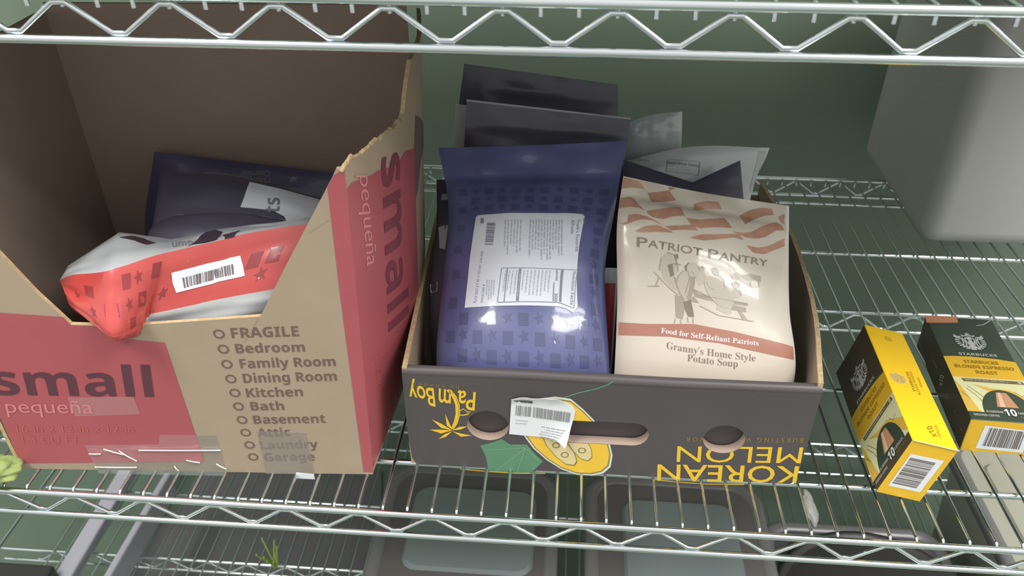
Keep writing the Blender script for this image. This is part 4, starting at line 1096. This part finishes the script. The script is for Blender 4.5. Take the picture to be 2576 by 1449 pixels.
# ------------------------------------------------------------------ small scraps
mb = MB()
bm = bmesh.new(); bmesh.ops.create_icosphere(bm, subdivisions=4, radius=1)
from mathutils import noise
for v in bm.verts:
    n = noise.noise(v.co * 2.2) * .35 + noise.noise(v.co * 6) * .16
    v.co = Vector((v.co.x * .030 * (1 + n) - .560, v.co.y * .022 * (1 + n) + .012, v.co.z * .0095 * (1 + n) + .0145))
bm.verts.index_update(); mb.add([v.co.copy() for v in bm.verts], [tuple(v.index for v in f.verts) for f in bm.faces], 'lime', True); bm.free()
top_mesh(mb, 'paper_scrap', (-.56, .012, DECK), 'lime green ragged scrap at the left corner of the brown carton', 'scrap')
mb = MB()
bm = bmesh.new(); bmesh.ops.create_icosphere(bm, subdivisions=3, radius=1)
for v in bm.verts:
    n = noise.noise(v.co * 2.5 + Vector((3, 1, 0))) * .5
    v.co = Vector((v.co.x * .0055 * (1 + n) + .2975, v.co.y * .022 * (1 + n) + .036, v.co.z * .0045 * (1 + n) + .0045))
bm.verts.index_update(); mb.add([v.co.copy() for v in bm.verts], [tuple(v.index for v in f.verts) for f in bm.faces], 'tape_scrap', True); bm.free()
top_mesh(mb, 'tape_scrap', (.2975, .036, .002), 'scrap of clear tape wrapped around a wire in front of the tray', 'tape')

# ------------------------------------------------------------------ tubs on the bottom shelf
BZ = -0.65 + 0.0032
def rrect(x0, x1, y0, y1, r, n=6):
    q = []
    for cx, cy, a in ((x1 - r, y1 - r, 0), (x0 + r, y1 - r, 90), (x0 + r, y0 + r, 180), (x1 - r, y0 + r, 270)):
        for k in range(n + 1):
            t = math.radians(a + 90 * k / n); q.append((cx + r * math.cos(t), cy + r * math.sin(t)))
    return q
def loft(mb, rings, m, cap0=True, cap1=True):
    n = len(rings[0]); vs = [p for r in rings for p in r]; fs = []
    for i in range(len(rings) - 1):
        for k in range(n): fs.append((i * n + k, i * n + (k + 1) % n, (i + 1) * n + (k + 1) % n, (i + 1) * n + k))
    mb.add(vs, fs, m, True)
    if cap0: mb.add(rings[0], [tuple(reversed(range(n)))], m)
    if cap1: mb.add(rings[-1], [tuple(range(n))], m)
def lidded_tub(label, x0, x1, y0, y1, zt, px, body='tub_clear', lid='tub_lid', panel=None, rim='tub_rim', group='lidded tubs on the bottom shelf'):
    t = thing('storage_tub', ((x0 + x1) / 2, (y0 + y1) / 2, BZ), label, 'tub', group)
    R = lambda i, z, r: [(x, y, z) for x, y in rrect(x0 + i, x1 - i, y0 + i, y1 - i, r)]
    mb = MB(); loft(mb, [R(.035, BZ, .03), R(.028, BZ + .01, .035), R(.012, zt - .02, .04)], body, True, False); mb.build('tub_body', t)
    mb = MB()
    loft(mb, [R(.004, zt - .022, .045), R(0, zt - .018, .045), R(0, zt - .004, .045), R(.006, zt, .042), R(.016, zt, .036), R(.020, zt - .004, .034)], rim, False, False)
    mb.build('lid_rim', t)
    a, b, c, d = px
    q = lambda i, z: [(x, y, z) for x, y in rrect(a + i, b - i, c + i, d - i, .022)]
    mb = MB()
    mb.add(R(.020, zt - .004, .034), [tuple(range(28))], lid)
    loft(mb, [q(0, zt - .0038), q(.004, zt + .002)], panel or lid, False, True)
    mb.build('lid', t)
lidded_tub('clear lidded tub on the bottom shelf below the left half of the black tray', -.235, .045, .125, .395, -.345, (-.185, .009, .188, .345), lid='tub_dark', panel='tub_lid')
lidded_tub('clear lidded tub on the bottom shelf below the right half of the black tray', .085, .365, .125, .395, -.345, (.143, .318, .16, .342), lid='tub_dark', panel='tub_lid')
lidded_tub('dark grey lidded tub beneath the black round tub on the bottom shelf', .40, .715, .07, .45, -.50, (.44, .68, .11, .41), 'dark_grey_plastic', 'dark_grey_plastic', 'dark_grey_plastic')
# black round tub with a pale label
t = thing('storage_tub', (.545, .24, -.498), 'black round shallow tub with pale labels, on top of the dark grey tub', 'tub')
mb = MB(); C_ = lambda r, z: [(.545 + r * math.cos(k * math.pi / 24), .23 + r * math.sin(k * math.pi / 24), z) for k in range(48)]
loft(mb, [C_(.13, -.497), C_(.150, -.47), C_(.165, -.462), C_(.165, -.452), C_(.158, -.450), C_(.150, -.458)], 'black_plastic', True, True); mb.build('tub_body', t)
mb = MB(); q = Flat((.60, .25, -.4575), (.085, 0, 0), (0, .05, 0))
slab(mb, q, [[(.0, .2), (.25, .1), (.6, 0), (.9, .2), (1, .6), (.85, .9), (.4, .8), (0, .7)]], .0004, 'tub_lid', 'tub_lid', 'tub_lid'); mb.build('paper_label', t)
lidded_tub('large tan lidded tub at the right end of the bottom shelf', .735, .99, .06, .58, -.40, (.78, .95, .12, .52), 'tan_plastic', 'tan_plastic', 'tan_plastic')
# grey bars and a dark bin at the left end of the bottom shelf
for i, (lab_, a, b, w, h) in enumerate((('wide pale grey plastic bar running front to back at the left of the bottom shelf', (-0.86895, 0.57486, -0.62), (-0.86459, 0.32297, -0.62), .034, .020),
                                       ('narrower pale grey bar, right of the wide one, near the dark mat', (-0.75528, 0.43462, -0.58), (-0.75723, 0.3018, -0.58), .014, .060))):
    A = Vector(a); B_ = Vector(b); d = (B_ - A); L = d.length + .25; d.normalize()
    s = Vector((d.y, -d.x, 0)); o = A - d * .12
    mb = MB(); rbox(mb, (0, -w / 2, 0), (L, w / 2, h), .004, 'grey_plastic', 2, lambda p: o + d * p.x + s * p.y + Vector((0, 0, BZ - o.z + p.z + 0)))
    top_mesh(mb, 'plastic_bar', (o.x, o.y, BZ), lab_, 'bar')
mb = MB()
slab(mb, Flat((0, 0, FZ + .006), (1, 0, 0), (0, 1, 0)), [[(-0.84377, 0.40742, -0.8)[:2], (-0.30752, 0.44764, -0.8)[:2], (-0.37728, 0.77872, -0.8)[:2], (-0.80444, 0.77234, -0.8)[:2], (-0.80262, 0.64974, -0.8)[:2], (-0.86335, 0.57746, -0.8)[:2]]], .0055, 'dark_mat', 'dark_mat', 'dark_mat')
top_mesh(mb, 'rubber_mat', (-.45, .35, FZ), 'dark grey mat on the green floor below the brown carton', 'mat')
mb = MB(); rbox(mb, (-1.0, .05, BZ), (-.87, .33, BZ + .05), .006, 'black_plastic', 2)
top_mesh(mb, 'plastic_tray', (-.93, .19, BZ), 'black tray at the far left of the bottom shelf', 'tray')
mb = MB(); r = random.Random(3)
bx, by, bz = (-0.48538, 0.38707, -0.64)
for k in range(9):
    a = r.uniform(0, 6.28); L = r.uniform(.03, .06)
    p0 = (bx + r.uniform(-.006, .006), by + r.uniform(-.006, .006), -.64)
    tube(mb, [p0, (p0[0] + .3 * L * math.cos(a), p0[1] + .3 * L * math.sin(a), p0[2] + .6 * L), (p0[0] + .5 * L * math.cos(a), p0[1] + .5 * L * math.sin(a), p0[2] + L)], .0018, 'weed', 6)
top_mesh(mb, 'plant_sprig', (bx, by, -.645), 'small green sprig lying on the bottom shelf wires above the dark mat', 'sprig')
